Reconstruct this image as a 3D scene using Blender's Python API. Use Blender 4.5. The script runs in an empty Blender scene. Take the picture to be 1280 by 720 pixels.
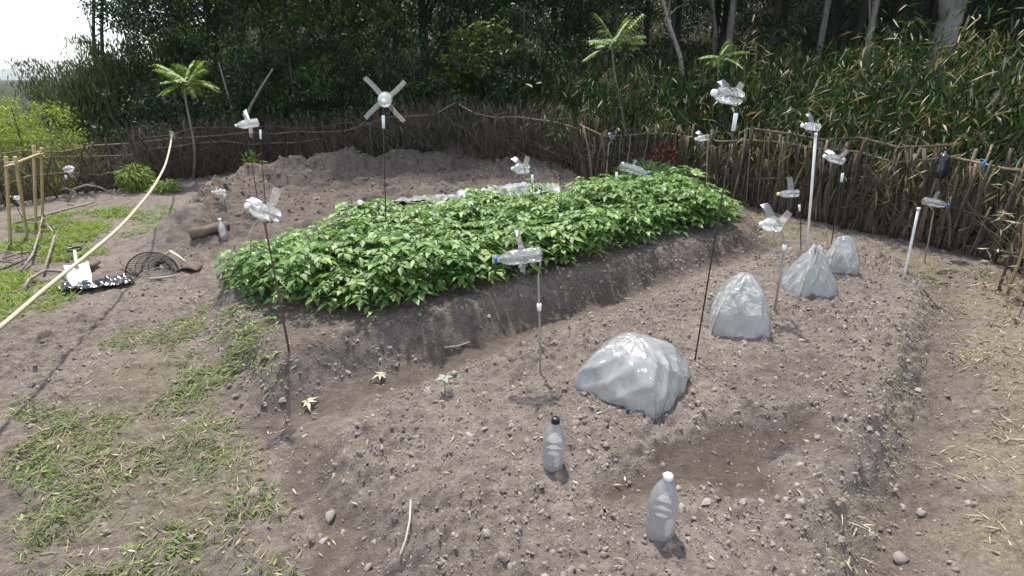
import bpy, math, random
import numpy as np
from mathutils import Vector, Matrix

# ------------------------------------------------------------------ camera, world, sun
scene = bpy.context.scene
C = scene.collection
rng = np.random.default_rng(7)
random.seed(7)
FPX, TILT, CAMZ = 680.0, math.radians(21.0), 1.65
cam_d = bpy.data.cameras.new('camera'); cam = bpy.data.objects.new('camera', cam_d); C.objects.link(cam)
cam.location = (0, 0, CAMZ); cam.rotation_euler = (math.pi/2 - TILT, 0, 0)
cam_d.sensor_width = 36; cam_d.lens = 36*FPX/1280; cam_d.clip_start = .05; cam_d.clip_end = 9000
scene.camera = cam
SUN_EL, SUN_AZ = math.radians(63), math.radians(-14)      # azimuth from +Y, negative = left
world = bpy.data.worlds.new('World'); scene.world = world; world.use_nodes = True
wn = world.node_tree; wn.nodes.clear()
sky = wn.nodes.new('ShaderNodeTexSky'); sky.sky_type = 'NISHITA'; sky.sun_disc = False
sky.sun_elevation = SUN_EL; sky.sun_rotation = SUN_AZ; sky.dust_density = 1.2; sky.air_density = 1.0; sky.ozone_density = 1.0
bg = wn.nodes.new('ShaderNodeBackground'); bg.inputs['Strength'].default_value = .15
wo = wn.nodes.new('ShaderNodeOutputWorld')
# thin bright cloud all over the sky
wtc = wn.nodes.new('ShaderNodeTexCoord'); wno = wn.nodes.new('ShaderNodeTexNoise'); wno.inputs['Scale'].default_value = 2.2; wno.inputs['Detail'].default_value = 6.0
wr = wn.nodes.new('ShaderNodeValToRGB'); wr.color_ramp.elements[0].position = .3; wr.color_ramp.elements[0].color = (4.6, 4.8, 5.1, 1); wr.color_ramp.elements[1].position = .7; wr.color_ramp.elements[1].color = (6.2, 6.3, 6.5, 1)
wm = wn.nodes.new('ShaderNodeMixRGB'); wm.inputs[0].default_value = .45
wn.links.new(wtc.outputs['Generated'], wno.inputs['Vector']); wn.links.new(wno.outputs[0], wr.inputs[0]); wn.links.new(sky.outputs[0], wm.inputs[1]); wn.links.new(wr.outputs[0], wm.inputs[2])
wn.links.new(wm.outputs[0], bg.inputs[0]); wn.links.new(bg.outputs[0], wo.inputs[0])
sd_ = bpy.data.lights.new('sun', 'SUN'); sd_.energy = 3.5; sd_.angle = math.radians(2.0); sd_.color = (1, .955, .88)
sun = bpy.data.objects.new('sun', sd_); C.objects.link(sun)
sdir = Vector((math.sin(SUN_AZ)*math.cos(SUN_EL), math.cos(SUN_AZ)*math.cos(SUN_EL), math.sin(SUN_EL)))
sun.rotation_euler = (-sdir).to_track_quat('-Z', 'Y').to_euler(); sun.location = sdir*30
scene.view_settings.view_transform = 'Standard'; scene.view_settings.look = 'None'
scene.view_settings.exposure = 1.12; scene.view_settings.gamma = 1.0

# ------------------------------------------------------------------ helpers
def ray(px, py):
    u = (px-640)/FPX; v = (360-py)/FPX
    return np.array([u, math.cos(TILT)+v*math.sin(TILT), -math.sin(TILT)+v*math.cos(TILT)])
def at(px, py, Y):
    d = ray(px, py); return np.array([0, 0, CAMZ]) + d*(Y/d[1])
def gz(px, py, z=0.):
    d = ray(px, py); return (np.array([0, 0, CAMZ]) + d*((z-CAMZ)/d[2]))[:2]
_T = np.random.default_rng(3).random((256, 256))
def vn(x, y, s=0):
    x = np.asarray(x, float)+s*17.3; y = np.asarray(y, float)+s*9.7
    xi = np.floor(x).astype(int); yi = np.floor(y).astype(int); fx = x-xi; fy = y-yi
    fx = fx*fx*(3-2*fx); fy = fy*fy*(3-2*fy)
    a = _T[xi % 256, yi % 256]; b = _T[(xi+1) % 256, yi % 256]; c = _T[xi % 256, (yi+1) % 256]; d = _T[(xi+1) % 256, (yi+1) % 256]
    return (a*(1-fx)+b*fx)*(1-fy)+(c*(1-fx)+d*fx)*fy
_W = np.random.default_rng(5).random((128, 128, 4))
def clodn(x, y, f, s, dens=.55):
    '''domes of random size, one per cell at most: crumbs of earth'''
    x = np.asarray(x, float)*f+s*13.7; y = np.asarray(y, float)*f+s*7.1; xi = np.floor(x).astype(int); yi = np.floor(y).astype(int); out = np.zeros_like(x)
    for i in (-1, 0, 1):
        for j in (-1, 0, 1):
            c = _W[(xi+i) % 128, (yi+j) % 128]; r = .25+.6*c[..., 2]**1.5; an = c[..., 3]*20
            dx = x-(xi+i+c[..., 0]); dy = y-(yi+j+c[..., 1]); ca = np.cos(an); sa = np.sin(an); u = (dx*ca+dy*sa); v = (dy*ca-dx*sa)*1.5
            d = np.maximum(np.abs(u)*.8+np.abs(v)*.45, np.hypot(u, v))/r
            out = np.maximum(out, np.where(c[..., 3] < dens, r*np.sqrt(np.clip(1-d*d, 0, 1)), 0))
    return out
def ss(a, b, x):
    t = np.clip((x-a)/(b-a), 0, 1); return t*t*(3-2*t)
def polysd(x, y, poly):                      # signed distance, positive inside
    d = np.full(np.shape(x), 1e9); ins = np.zeros(np.shape(x), bool); n = len(poly)
    for i in range(n):
        ax, ay = poly[i]; bx, by = poly[(i+1) % n]
        ex, ey = bx-ax, by-ay
        t = np.clip(((x-ax)*ex+(y-ay)*ey)/(ex*ex+ey*ey), 0, 1)
        d = np.minimum(d, np.hypot(x-ax-t*ex, y-ay-t*ey))
        if ey != 0:
            ins ^= ((ay > y) != (by > y)) & (x < ex*(y-ay)/ey+ax)
    return np.where(ins, d, -d)
def linesd(x, y, pts):
    d = np.full(np.shape(x), 1e9)
    for (ax, ay), (bx, by) in zip(pts[:-1], pts[1:]):
        ex, ey = bx-ax, by-ay; t = np.clip(((x-ax)*ex+(y-ay)*ey)/(ex*ex+ey*ey), 0, 1)
        d = np.minimum(d, np.hypot(x-ax-t*ex, y-ay-t*ey))
    return d
def pp(pts, z=0.): return [tuple(gz(a, b, z)) for a, b in pts]

# ------------------------------------------------------------------ plan of the plot
BED = pp([(395,560),(470,500),(560,458),(660,424),(760,388),(860,350),(960,312),(1060,306),(1120,322),(1165,362),(1140,450),(1095,560),(1040,690)], .10) + [(.9, .6), (-.1, .6), (-.30, 1.3)]
POT = pp([(352,446),(395,426),(480,404),(570,380),(660,352),(800,318),(945,284),(925,262),(850,248),(700,264),(560,280),(420,309),(285,336),(300,388)], .2)
FIELD = pp([(225,300),(240,262),(285,228),(430,203),(560,197),(690,213),(750,228),(760,246),(560,262),(420,284),(300,310)], .12)
CREST = pp([(225,262),(262,236),(300,217),(360,206),(430,199)], .33) + pp([(500,194),(560,192)], .30) + pp([(640,200),(700,213)], .25)
FURR = pp([(345,520),(480,474),(640,412),(800,355),(960,302)])
RFURR = pp([(1180,352),(1198,390),(1182,480),(1142,600),(1100,715)]) + [(.95, .8)]
FENCE_R = [(4.05, 3.35), (4.42, 4.15), (4.62, 4.85), (4.50, 5.35), (4.10, 6.0), (3.42, 7.25), (2.75, 8.2), (1.10, 9.15)]
FENCE_B = [(1.10, 9.15), (.2, 9.9), (-1.3, 10.7), (-3.0, 11.0), (-4.4, 10.8), (-5.5, 9.9), (-6.2, 9.0)]
FENCE_L = [(-6.2, 9.0), (-6.75, 8.1), (-7.1, 7.2), (-7.3, 6.4)]
GARDEN = [(3.6, -3), (3.6, 2.0)] + FENCE_R + FENCE_B[1:] + FENCE_L[1:] + [(-7.6, 4), (-7.6, -3)]
WET = pp([(715,640),(770,585),(830,548),(900,520),(1010,525),(1030,550),(985,590),(990,620),(930,640),(850,615),(760,650)], .06)
WET2 = pp([(920,470),(1000,450),(1070,420),(1090,440),(1050,500),(960,510)], .1)
PATH = pp([(345,510),(420,500),(400,560),(470,640),(510,720),(380,760),(400,680),(360,600),(335,560)])
GRASS_A = pp([(150,420),(230,400),(290,450),(310,520),(330,590),(300,640),(370,720),(300,780),(0,780),(0,600),(60,520)])
GRASS_B = pp([(-60,330),(10,330),(50,360),(45,400),(-60,440)])
GRASS_C = pp([(20,320),(40,275),(90,268),(140,262),(125,290),(100,315),(60,335)])
GRASS_D = pp([(130,285),(200,258),(222,268),(205,285),(150,295)])
GRASS_E = pp([(285,420),(310,405),(345,430),(355,480),(330,490),(300,460)])
GRASS_F = pp([(900,262),(960,268),(1060,296),(1190,332),(1230,345),(1190,365),(1120,325),(1060,306),(960,302)])
STRAW = pp([(1200,345),(1290,380),(1400,450),(1400,720),(1300,900),(1120,760),(1170,620),(1215,480),(1215,400)])
GRASS_G = pp([(1165,362),(1180,400),(1160,480),(1120,590),(1090,690),(1040,690),(1095,560),(1130,440)], .05)

def Hb(x, y):
    """large shape of the ground, no clods"""
    x = np.asarray(x, float); y = np.asarray(y, float)
    wob = (vn(x*3, y*3, 1)-.5)*.10
    h = np.zeros_like(x)
    sb = polysd(x, y, BED); h = h + .11*ss(-.10, .12, sb+wob) + .02*ss(.1, .7, sb)
    sp = polysd(x, y, POT); h = h + .21*ss(-.24, .05, sp+wob) + .05*ss(.1, .6, sp)
    sf = polysd(x, y, FIELD); h = h + .10*ss(-.15, .25, sf+wob)
    u = x*-.55+y*.835
    h = h + ss(0, .35, sf)*(.045*np.sin(u*6.0+vn(x, y, 5)*2.2)+.05*(vn(x*1.5, y*2.5, 6)-.5))
    dc = linesd(x, y, CREST); wl = ss(1.6, -2.5, x)
    h = h + (.13+.13*wl)*np.exp(-((dc/.33)**2))*(.65+.7*vn(x*2.2, y*2.2, 8))
    h = h - .05*np.exp(-((linesd(x, y, FURR)/.16)**2)) - .055*np.exp(-((linesd(x, y, RFURR)/.15)**2))
    h = h - .055*ss(-.05, .16, polysd(x, y, WET)+wob*.7) - .02*ss(0, .2, polysd(x, y, WET2)+wob)
    h = h + .05*ss(0, .5, polysd(x, y, STRAW)+wob)
    # outside the fence: bank on the right, wooded hill behind, lower ground to the left
    g = -polysd(x, y, GARDEN); near = ss(1.0, 3.5, y)
    m = ss(.0, 4.0, x + .63*y)*near
    h = h + m*(ss(.1, 3.0, g)*.55 + ss(2.5, 11, g)*1.15 + ss(8, 30, g)*6.0*ss(0, 7, x+.60*y))
    h = h - (1-m)*ss(.05, 1.2, g)*.30*near
    h = h + (vn(x*.8, y*.8, 11)-.5)*.06 + (vn(x*.21, y*.21, 12)-.5)*.25*ss(1, 8, g)
    return h
def masks(x, y):
    w = lambda s: (vn(x*4, y*4, 20+s)-.5)*.35+(vn(x*14, y*14, 30+s)-.5)*.12
    wet = np.maximum.reduce([ss(-.02, .12, polysd(x, y, WET)+w(0)*.45), .55*ss(-.05, .15, polysd(x, y, WET2)+w(1)),
          .8*np.exp(-((linesd(x, y, FURR)/.17)**2)), .7*ss(-.1, .15, polysd(x, y, PATH)+w(2)), .55*np.exp(-((linesd(x, y, RFURR)/.13)**2)),
          .6*ss(-.1, .3, polysd(x, y, FIELD)+w(3)), .6*ss(-.12, .08, polysd(x, y, POT))])
    grass = np.maximum.reduce([ss(-.15, .35, polysd(x, y, p)+w(4+i)) for i, p in enumerate([GRASS_A, GRASS_B, GRASS_C, GRASS_D, GRASS_E, GRASS_F])])
    straw = np.maximum(ss(-.1, .3, polysd(x, y, STRAW)+w(12)), .6*ss(-.1, .15, polysd(x, y, GRASS_G)+w(13)))
    return wet, grass, straw
def relief(x, y, wet, grass, g):
    amp = (1-.72*wet)*(1-.45*grass)
    wx = x+(vn(x*7, y*7, 49)-.5)*.06; wy = y+(vn(x*7, y*7, 50)-.5)*.06
    r = (vn(x*2.3, y*2.3, 40)-.5)*.030+(vn(wx*5, wy*5, 41)-.5)*.016
    b = (vn(wx*13, wy*13, 42)-.5)*.013+np.abs(vn(wx*27, wy*27, 43)-.5)*.018+(vn(x*52, y*52, 44)-.5)*.014
    pat = .5+.9*ss(.35, .75, vn(x*2.1, y*2.1, 51))
    lump = (clodn(wx, wy, 13, 1, .40)*.026+clodn(wx, wy, 24, 2, .8)*.026)*pat
    big = ss(.28, -.05, np.abs(polysd(x, y, POT)+.06))*(clodn(wx, wy, 7, 3, .75)*.055+np.abs(vn(wx*15, wy*15, 48)-.5)*.05)
    big2 = ss(.22, -.05, np.abs(polysd(x, y, BED)+.02))*clodn(wx, wy, 11, 4, .6)*.030
    vrg = ss(-.1, .2, polysd(x, y, STRAW))*(clodn(wx, wy, 9, 6, .55)*.035+(vn(wx*9, wy*9, 52)-.5)*.03)
    fld = ss(0, .3, polysd(x, y, FIELD))*(clodn(wx, wy, 4.5, 5, .5)*.09+(vn(wx*6, wy*6, 53)-.5)*.05)+np.exp(-((linesd(x, y, CREST)/.4)**2))*(clodn(wx, wy, 3.2, 7, .6)*.14+clodn(wx, wy, 7, 8, .6)*.06)
    return r + (b+lump)*amp + (big+big2)*(1-.3*wet)+fld+vrg
def H(x, y):
    x = np.atleast_1d(np.asarray(x, float)); y = np.atleast_1d(np.asarray(y, float))
    w, g_, s = masks(x, y)
    return Hb(x, y)+relief(x, y, w, g_, None)
def h1(x, y): return float(H([x], [y])[0])
def G(px, py):
    """where the sight line of the survey point (px, py) meets the ground"""
    d = ray(px, py); t = np.geomspace(.9, 40, 700); P = d[None, :]*t[:, None]
    k = np.argmax(CAMZ+P[:, 2] < H(P[:, 0], P[:, 1]))
    x, y = P[k, 0], P[k, 1]; return np.array([x, y, h1(x, y)])

class MB:
    def __init__(s): s.v = []; s.t = []; s.q = []; s.n = 0
    def add(s, v, tri=None, quad=None):
        v = np.asarray(v, float).reshape(-1, 3); s.v.append(v)
        if tri is not None and len(tri): s.t.append(np.asarray(tri, int)+s.n)
        if quad is not None and len(quad): s.q.append(np.asarray(quad, int)+s.n)
        s.n += len(v); return s
    def tube(s, pts, r, n=6, cap=True):
        pts = np.asarray(pts, float); k = len(pts); r = np.broadcast_to(np.asarray(r, float), (k,))
        tg = np.gradient(pts, axis=0); tg /= np.linalg.norm(tg, axis=1)[:, None]+1e-12
        ref = np.array([0, 0, 1.]) if abs(tg[:, 2]).mean() < .8 else np.array([1., 0, 0])
        a = np.cross(tg, ref); a /= np.linalg.norm(a, axis=1)[:, None]+1e-12; b = np.cross(tg, a)
        th = np.arange(n)*2*math.pi/n
        V = pts[:, None, :]+r[:, None, None]*(np.cos(th)[None, :, None]*a[:, None, :]+np.sin(th)[None, :, None]*b[:, None, :])
        i = np.arange(k-1)[:, None]*n; j = np.arange(n)[None, :]; j2 = (j+1) % n
        q = np.stack([i+j, i+j2, i+n+j2, i+n+j], -1).reshape(-1, 4)
        V = V.reshape(-1, 3); t = None
        if cap:
            V = np.vstack([V, pts[0], pts[-1]]); c0 = k*n; jj = np.arange(n)
            t = np.vstack([np.stack([np.full(n, c0), (jj+1) % n, jj], -1), np.stack([np.full(n, c0+1), (k-1)*n+jj, (k-1)*n+(jj+1) % n], -1)])
        return s.add(V, t, q)
    def sticks(s, A, B, ra, rb):
        A = np.asarray(A, float); B = np.asarray(B, float); n = len(A)
        d = B-A; d /= np.linalg.norm(d, axis=1)[:, None]+1e-9
        ref = np.where(np.abs(d[:, 2:3]) < .8, np.array([[0, 0, 1.]]), np.array([[1., 0, 0]]))
        a = np.cross(d, ref); a /= np.linalg.norm(a, axis=1)[:, None]+1e-9; b = np.cross(d, a)
        ra = np.broadcast_to(ra, (n,))[:, None]; rb = np.broadcast_to(rb, (n,))[:, None]
        V = np.stack([P+r*(math.cos(t)*a+math.sin(t)*b) for P, r in ((A, ra), (B, rb)) for t in (0, 2.094, 4.189)], 1).reshape(-1, 3)
        o = np.arange(n)[:, None, None]*6
        return s.add(V, None, (o+np.array([[0, 1, 4, 3], [1, 2, 5, 4], [2, 0, 3, 5]])[None]).reshape(-1, 4))
    def leaves(s, P, D, N, L, W, droop=.2, fold=.12, mid=True, wide=.42):
        n = len(P); L = np.broadcast_to(L, (n,))[:, None]; W = np.broadcast_to(W, (n,))[:, None]
        D = D/(np.linalg.norm(D, axis=1)[:, None]+1e-9); S = np.cross(D, N); S /= np.linalg.norm(S, axis=1)[:, None]+1e-9; N = np.cross(S, D)
        dr = np.broadcast_to(droop, (n,))[:, None]
        tip = P+D*L-N*L*dr; lf = P+D*L*wide+S*W/2+N*W*fold-N*L*dr*.2; rt = P+D*L*wide-S*W/2+N*W*fold-N*L*dr*.2
        if mid:
            m = P+D*L*.5-N*L*dr*.22
            V = np.stack([P, lf, m, rt, tip], 1).reshape(-1, 3); o = np.arange(n)[:, None, None]*5
            return s.add(V, (o+np.array([[0, 2, 1], [1, 2, 4], [0, 3, 2], [2, 3, 4]])[None]).reshape(-1, 3))
        V = np.stack([P, lf, rt, tip], 1).reshape(-1, 3); o = np.arange(n)[:, None, None]*4
        return s.add(V, (o+np.array([[0, 3, 1], [0, 2, 3]])[None]).reshape(-1, 3))
    def lathe(s, prof, n=20, M=None):
        prof = np.asarray(prof, float); th = np.arange(n)*2*math.pi/n; k = len(prof)
        V = np.stack([prof[:, 0:1]*np.cos(th), prof[:, 0:1]*np.sin(th), np.repeat(prof[:, 1:2], n, 1)], -1).reshape(-1, 3)
        i = np.arange(k-1)[:, None]*n; j = np.arange(n)[None, :]; j2 = (j+1) % n
        if M is not None: V = V @ np.array(M.to_3x3()).T + np.array(M.translation)
        return s.add(V, None, np.stack([i+j, i+j2, i+n+j2, i+n+j], -1).reshape(-1, 4))
    def box(s, c, sz, M=None):
        V = np.array([[x, y, z] for x in (-.5, .5) for y in (-.5, .5) for z in (-.5, .5)])*np.asarray(sz)+np.asarray(c)
        if M is not None: V = V @ np.array(M.to_3x3()).T + np.array(M.translation)
        return s.add(V, None, [[0, 1, 3, 2], [4, 6, 7, 5], [0, 4, 5, 1], [2, 3, 7, 6], [0, 2, 6, 4], [1, 5, 7, 3]])
    def grid(s, V, nu, nv, closeu=False):
        i = np.arange(nv-1)[:, None]*nu; j = np.arange(nu if closeu else nu-1)[None, :]; j2 = (j+1) % nu
        return s.add(V, None, np.stack([i+j, i+j2, i+nu+j2, i+nu+j], -1).reshape(-1, 4))
    def mesh(s, name, mat, smooth=True):
        me = bpy.data.meshes.new(name); V = np.vstack(s.v)
        T = np.vstack(s.t) if s.t else np.zeros((0, 3), int); Q = np.vstack(s.q) if s.q else np.zeros((0, 4), int)
        me.vertices.add(len(V)); me.vertices.foreach_set('co', V.ravel().astype(np.float32))
        idx = np.concatenate([T.ravel(), Q.ravel()]); me.loops.add(len(idx)); me.loops.foreach_set('vertex_index', idx.astype(np.int32))
        me.polygons.add(len(T)+len(Q))
        st = np.concatenate([np.arange(len(T))*3, len(T)*3+np.arange(len(Q))*4]); me.polygons.foreach_set('loop_start', st.astype(np.int32))
        me.update(calc_edges=True)
        if smooth: me.polygons.foreach_set('use_smooth', np.ones(len(T)+len(Q), bool))
        me.materials.append(mat); me.validate(); return me
    def build(s, name, mat, parent=None, smooth=True): return obj(name, s.mesh(name, mat, smooth), parent)
def obj(name, me, parent=None, loc=None):
    o = bpy.data.objects.new(name, me); C.objects.link(o)
    if parent is not None: o.parent = parent
    if loc is not None: o.location = loc
    return o
def tag(o, label=None, cat=None, group=None, kind=None):
    if label: o['label'] = label
    if cat: o['category'] = cat
    if group: o['group'] = group
    if kind: o['kind'] = kind
    return o
def thing(name, label, cat, loc, group=None, rz=0):
    o = bpy.data.objects.new(name, None); C.objects.link(o); o.location = tuple(loc); o.rotation_euler = (0, 0, rz); o.empty_display_size = .1
    return tag(o, label, cat, group)
def unit(n):
    v = rng.normal(size=(n, 3)); return v/np.linalg.norm(v, axis=1)[:, None]
def basis(d, up=(0, 0, 1)):                  # matrix whose Z axis is d
    d = Vector(d).normalized(); x = Vector(up).cross(d)
    if x.length < 1e-3: x = Vector((1, 0, 0))
    x.normalize(); y = d.cross(x); return Matrix((x, y, d)).transposed()
def xf(d, p):
    M = basis(d).to_4x4(); M.translation = Vector(p); return M

# ------------------------------------------------------------------ materials
KA = .75                                     # albedo scale: dry earth about 0.2, leaves 0.03 to 0.25
def newmat(name):
    m = bpy.data.materials.new(name); m.use_nodes = True; nt = m.node_tree; nt.nodes.clear()
    out = nt.nodes.new('ShaderNodeOutputMaterial'); return m, nt, out
def N(nt, t, **k):
    n = nt.nodes.new('ShaderNode'+t)
    for a, b in k.items():
        if a in n.inputs: n.inputs[a].default_value = b
        else: setattr(n, a, b)
    return n
def ramp(nt, cols, k=1.):
    r = nt.nodes.new('ShaderNodeValToRGB'); e = r.color_ramp.elements
    while len(e) < len(cols): e.new(.5)
    for i, (p, c) in enumerate(cols): e[i].position = p; e[i].color = (c[0]*k, c[1]*k, c[2]*k, 1)
    return r
def leafmat(name, cols, trans=.3, rough=.5, spec=.3, clump=0, cs=1.1):
    m, nt, out = newmat(name); g = N(nt, 'NewGeometry'); r = ramp(nt, cols, KA)
    if clump:
        tc = N(nt, 'TexCoord'); no = N(nt, 'TexNoise', Scale=cs, Detail=2.0); nt.links.new(tc.outputs['Object'], no.inputs['Vector'])
        a = N(nt, 'Math', operation='MULTIPLY_ADD'); nt.links.new(no.outputs[0], a.inputs[0]); a.inputs[1].default_value = 2*clump; a.inputs[2].default_value = -clump
        b = N(nt, 'Math', operation='ADD', use_clamp=True); nt.links.new(g.outputs['Random Per Island'], b.inputs[0]); nt.links.new(a.outputs[0], b.inputs[1]); nt.links.new(b.outputs[0], r.inputs[0])
    else: nt.links.new(g.outputs['Random Per Island'], r.inputs[0])
    p = N(nt, 'BsdfPrincipled', Roughness=rough); p.inputs['Specular IOR Level'].default_value = spec
    t = N(nt, 'BsdfTranslucent'); mx = N(nt, 'MixShader', Fac=trans)
    br = N(nt, 'HueSaturation', Saturation=1.1, Value=1.25)
    nt.links.new(r.outputs[0], p.inputs['Base Color']); nt.links.new(r.outputs[0], br.inputs['Color']); nt.links.new(br.outputs[0], t.inputs[0])
    nt.links.new(p.outputs[0], mx.inputs[1]); nt.links.new(t.outputs[0], mx.inputs[2]); nt.links.new(mx.outputs[0], out.inputs[0]); return m
def noisemat(name, c0, c1, scale=8, rough=.8, bump=.3, stretch=None, objrand=False, metal=0, spec=.3, c2=None):
    m, nt, out = newmat(name); tc = N(nt, 'TexCoord'); mp = N(nt, 'Mapping')
    if stretch: mp.inputs['Scale'].default_value = stretch
    n = N(nt, 'TexNoise', Scale=scale, Detail=6.0, Roughness=.65)
    nt.links.new(tc.outputs['Object'], mp.inputs[0]); nt.links.new(mp.outputs[0], n.inputs['Vector'])
    r = ramp(nt, [(.3, c0), (.7, c1)], 1. if name in ('white_pole', 'sleeve', 'white_plastic', 'cap_white', 'spade_blade', 'mulch_film', 'cap_blue', 'cap_yellow') else KA); nt.links.new(n.outputs[0], r.inputs[0]); col = r.outputs[0]
    if objrand:
        oi = N(nt, 'ObjectInfo'); r2 = ramp(nt, objrand); nt.links.new(oi.outputs['Random'], r2.inputs[0])
        mx = N(nt, 'MixRGB', blend_type='MULTIPLY', Fac=1.0); nt.links.new(col, mx.inputs[1]); nt.links.new(r2.outputs[0], mx.inputs[2]); col = mx.outputs[0]
    p = N(nt, 'BsdfPrincipled', Roughness=rough, Metallic=metal); p.inputs['Specular IOR Level'].default_value = spec
    nt.links.new(col, p.inputs['Base Color'])
    if bump:
        b = N(nt, 'Bump', Strength=bump, Distance=.01); nt.links.new(n.outputs[0], b.inputs['Height']); nt.links.new(b.outputs[0], p.inputs['Normal'])
    nt.links.new(p.outputs[0], out.inputs[0]); return m
def plasticmat(name, alpha, col=(.85, .88, .9), gloss=.5, rough=.08, trl=.5, wr=0):
    """thin see-through plastic: clear share, milky share, shine"""
    m, nt, out = newmat(name)
    tr = N(nt, 'BsdfTransparent', Color=(.96, .97, .98, 1)); df = N(nt, 'BsdfDiffuse', Color=(*col, 1)); tl = N(nt, 'BsdfTranslucent', Color=(*col, 1)); gl = N(nt, 'BsdfGlossy', Color=(1, 1, 1, 1), Roughness=rough)
    m1 = N(nt, 'MixShader', Fac=trl); m2 = N(nt, 'MixShader', Fac=alpha); m3 = N(nt, 'MixShader'); fr = N(nt, 'LayerWeight', Blend=gloss)
    nt.links.new(df.outputs[0], m1.inputs[1]); nt.links.new(tl.outputs[0], m1.inputs[2])
    nt.links.new(tr.outputs[0], m2.inputs[1]); nt.links.new(m1.outputs[0], m2.inputs[2])
    nt.links.new(m2.outputs[0], m3.inputs[1]); nt.links.new(gl.outputs[0], m3.inputs[2]); nt.links.new(fr.outputs['Fresnel'], m3.inputs[0])
    if wr:
        n = N(nt, 'TexNoise', Scale=wr, Detail=3.0); tc = N(nt, 'TexCoord'); nt.links.new(tc.outputs['Object'], n.inputs['Vector'])
        b = N(nt, 'Bump', Strength=.8, Distance=.03); nt.links.new(n.outputs[0], b.inputs['Height']); nt.links.new(b.outputs[0], gl.inputs['Normal']); nt.links.new(b.outputs[0], fr.inputs['Normal'])
    nt.links.new(m3.outputs[0], out.inputs[0]); return m

def soilmat():
    m, nt, out = newmat('soil'); tc = N(nt, 'TexCoord'); L = nt.links.new
    def tex(s, d=8, r=.65):
        n = N(nt, 'TexNoise', Scale=s, Detail=float(d), Roughness=r); L(tc.outputs['Object'], n.inputs['Vector']); return n.outputs[0]
    def attr(n): a = N(nt, 'Attribute', attribute_name=n); return a.outputs['Fac']
    def mix(f, a, b, t='MIX'):
        x = N(nt, 'MixRGB', blend_type=t)
        for i, s in ((0, f), (1, a), (2, b)):
            if isinstance(s, (float, int)): x.inputs[i].default_value = s
            elif isinstance(s, tuple): x.inputs[i].default_value = (*s, 1)
            else: L(s, x.inputs[i])
        return x.outputs[0]
    big = tex(1.6, 5); mid = tex(14, 8, .7); fine = tex(70, 6, .7)
    r1 = ramp(nt, [(.28, (.140, .115, .100)), (.5, (.252, .214, .189)), (.75, (.360, .316, .285))], KA); L(mid, r1.inputs[0])
    r2 = ramp(nt, [(.3, (.78, .76, .76)), (.7, (1.12, 1.1, 1.06))]); L(big, r2.inputs[0])
    dry = mix(1.0, r1.outputs[0], r2.outputs[0], 'MULTIPLY')
    r3 = ramp(nt, [(.3, (.092, .071, .060)), (.7, (.165, .130, .110))], KA); L(mid, r3.inputs[0])
    c = mix(attr('wet'), dry, r3.outputs[0])
    r4 = ramp(nt, [(.35, (.13, .105, .065)), (.55, (.20, .19, .09)), (.72, (.36, .31, .20))], KA); L(fine, r4.inputs[0])
    gm = N(nt, 'Math', operation='MULTIPLY'); L(attr('grass'), gm.inputs[0]); gm.inputs[1].default_value = .32
    c = mix(gm.outputs[0], c, r4.outputs[0])
    r5 = ramp(nt, [(.35, (.17, .14, .09)), (.55, (.30, .26, .175)), (.7, (.46, .40, .28))], KA); L(fine, r5.inputs[0])
    sm = N(nt, 'Math', operation='MULTIPLY'); L(attr('straw'), sm.inputs[0]); sm.inputs[1].default_value = .62
    c = mix(sm.outputs[0], c, r5.outputs[0])
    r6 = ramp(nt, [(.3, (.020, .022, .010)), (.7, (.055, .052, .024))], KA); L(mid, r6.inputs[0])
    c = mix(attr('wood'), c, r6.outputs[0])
    fr = ramp(nt, [(.33, (.72, .72, .72)), (.66, (1.2, 1.2, 1.2))]); L(fine, fr.inputs[0]); c = mix(.8, c, fr.outputs[0], 'MULTIPLY')
    p = N(nt, 'BsdfPrincipled', Roughness=.95); p.inputs['Specular IOR Level'].default_value = .12; L(c, p.inputs['Base Color'])
    hs = N(nt, 'MixRGB', Fac=.45); L(fine, hs.inputs[1]); L(mid, hs.inputs[2])
    b = N(nt, 'Bump', Strength=1.0, Distance=.035); L(hs.outputs[0], b.inputs['Height']); L(b.outputs[0], p.inputs['Normal']); L(p.outputs[0], out.inputs[0]); return m

M = {}
M['soil'] = soilmat()
M['clod'] = leafmat('clod', [(0, (.165, .135, .115)), (.6, (.26, .222, .195)), (1, (.35, .31, .28))], 0, .95, .1)
M['grass'] = leafmat('grass', [(0, (.08, .13, .035)), (.4, (.145, .205, .06)), (.6, (.21, .24, .09)), (.75, (.33, .29, .17)), (1, (.46, .40, .27))], .25, .5, .3, .4, 3)
M['lush'] = leafmat('lush_grass', [(0, (.13, .22, .04)), (.6, (.24, .36, .06)), (.85, (.36, .42, .12)), (1, (.5, .46, .26))], .35)
M['weed'] = leafmat('weed', [(0, (.09, .16, .04)), (.6, (.17, .28, .07)), (1, (.30, .34, .12))], .3)
M['straw'] = leafmat('straw', [(0, (.28, .22, .13)), (.5, (.42, .35, .22)), (1, (.62, .56, .44))], .1, .7)
M['potato'] = leafmat('potato_leaf', [(0, (.075, .16, .04)), (.5, (.16, .30, .075)), (.85, (.26, .41, .12)), (1, (.36, .46, .12))], .34, .46, .30, .35, 4)
M['stem'] = leafmat('stem', [(0, (.11, .17, .05)), (1, (.17, .22, .07))], 0)
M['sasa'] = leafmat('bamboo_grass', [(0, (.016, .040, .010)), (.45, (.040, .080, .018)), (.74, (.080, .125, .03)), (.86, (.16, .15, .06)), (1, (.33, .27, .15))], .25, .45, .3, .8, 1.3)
M['evergreen'] = leafmat('evergreen', [(0, (.018, .042, .012)), (.6, (.036, .080, .022)), (1, (.072, .130, .034))], .25, .4, .4, .5, .9)
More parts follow.
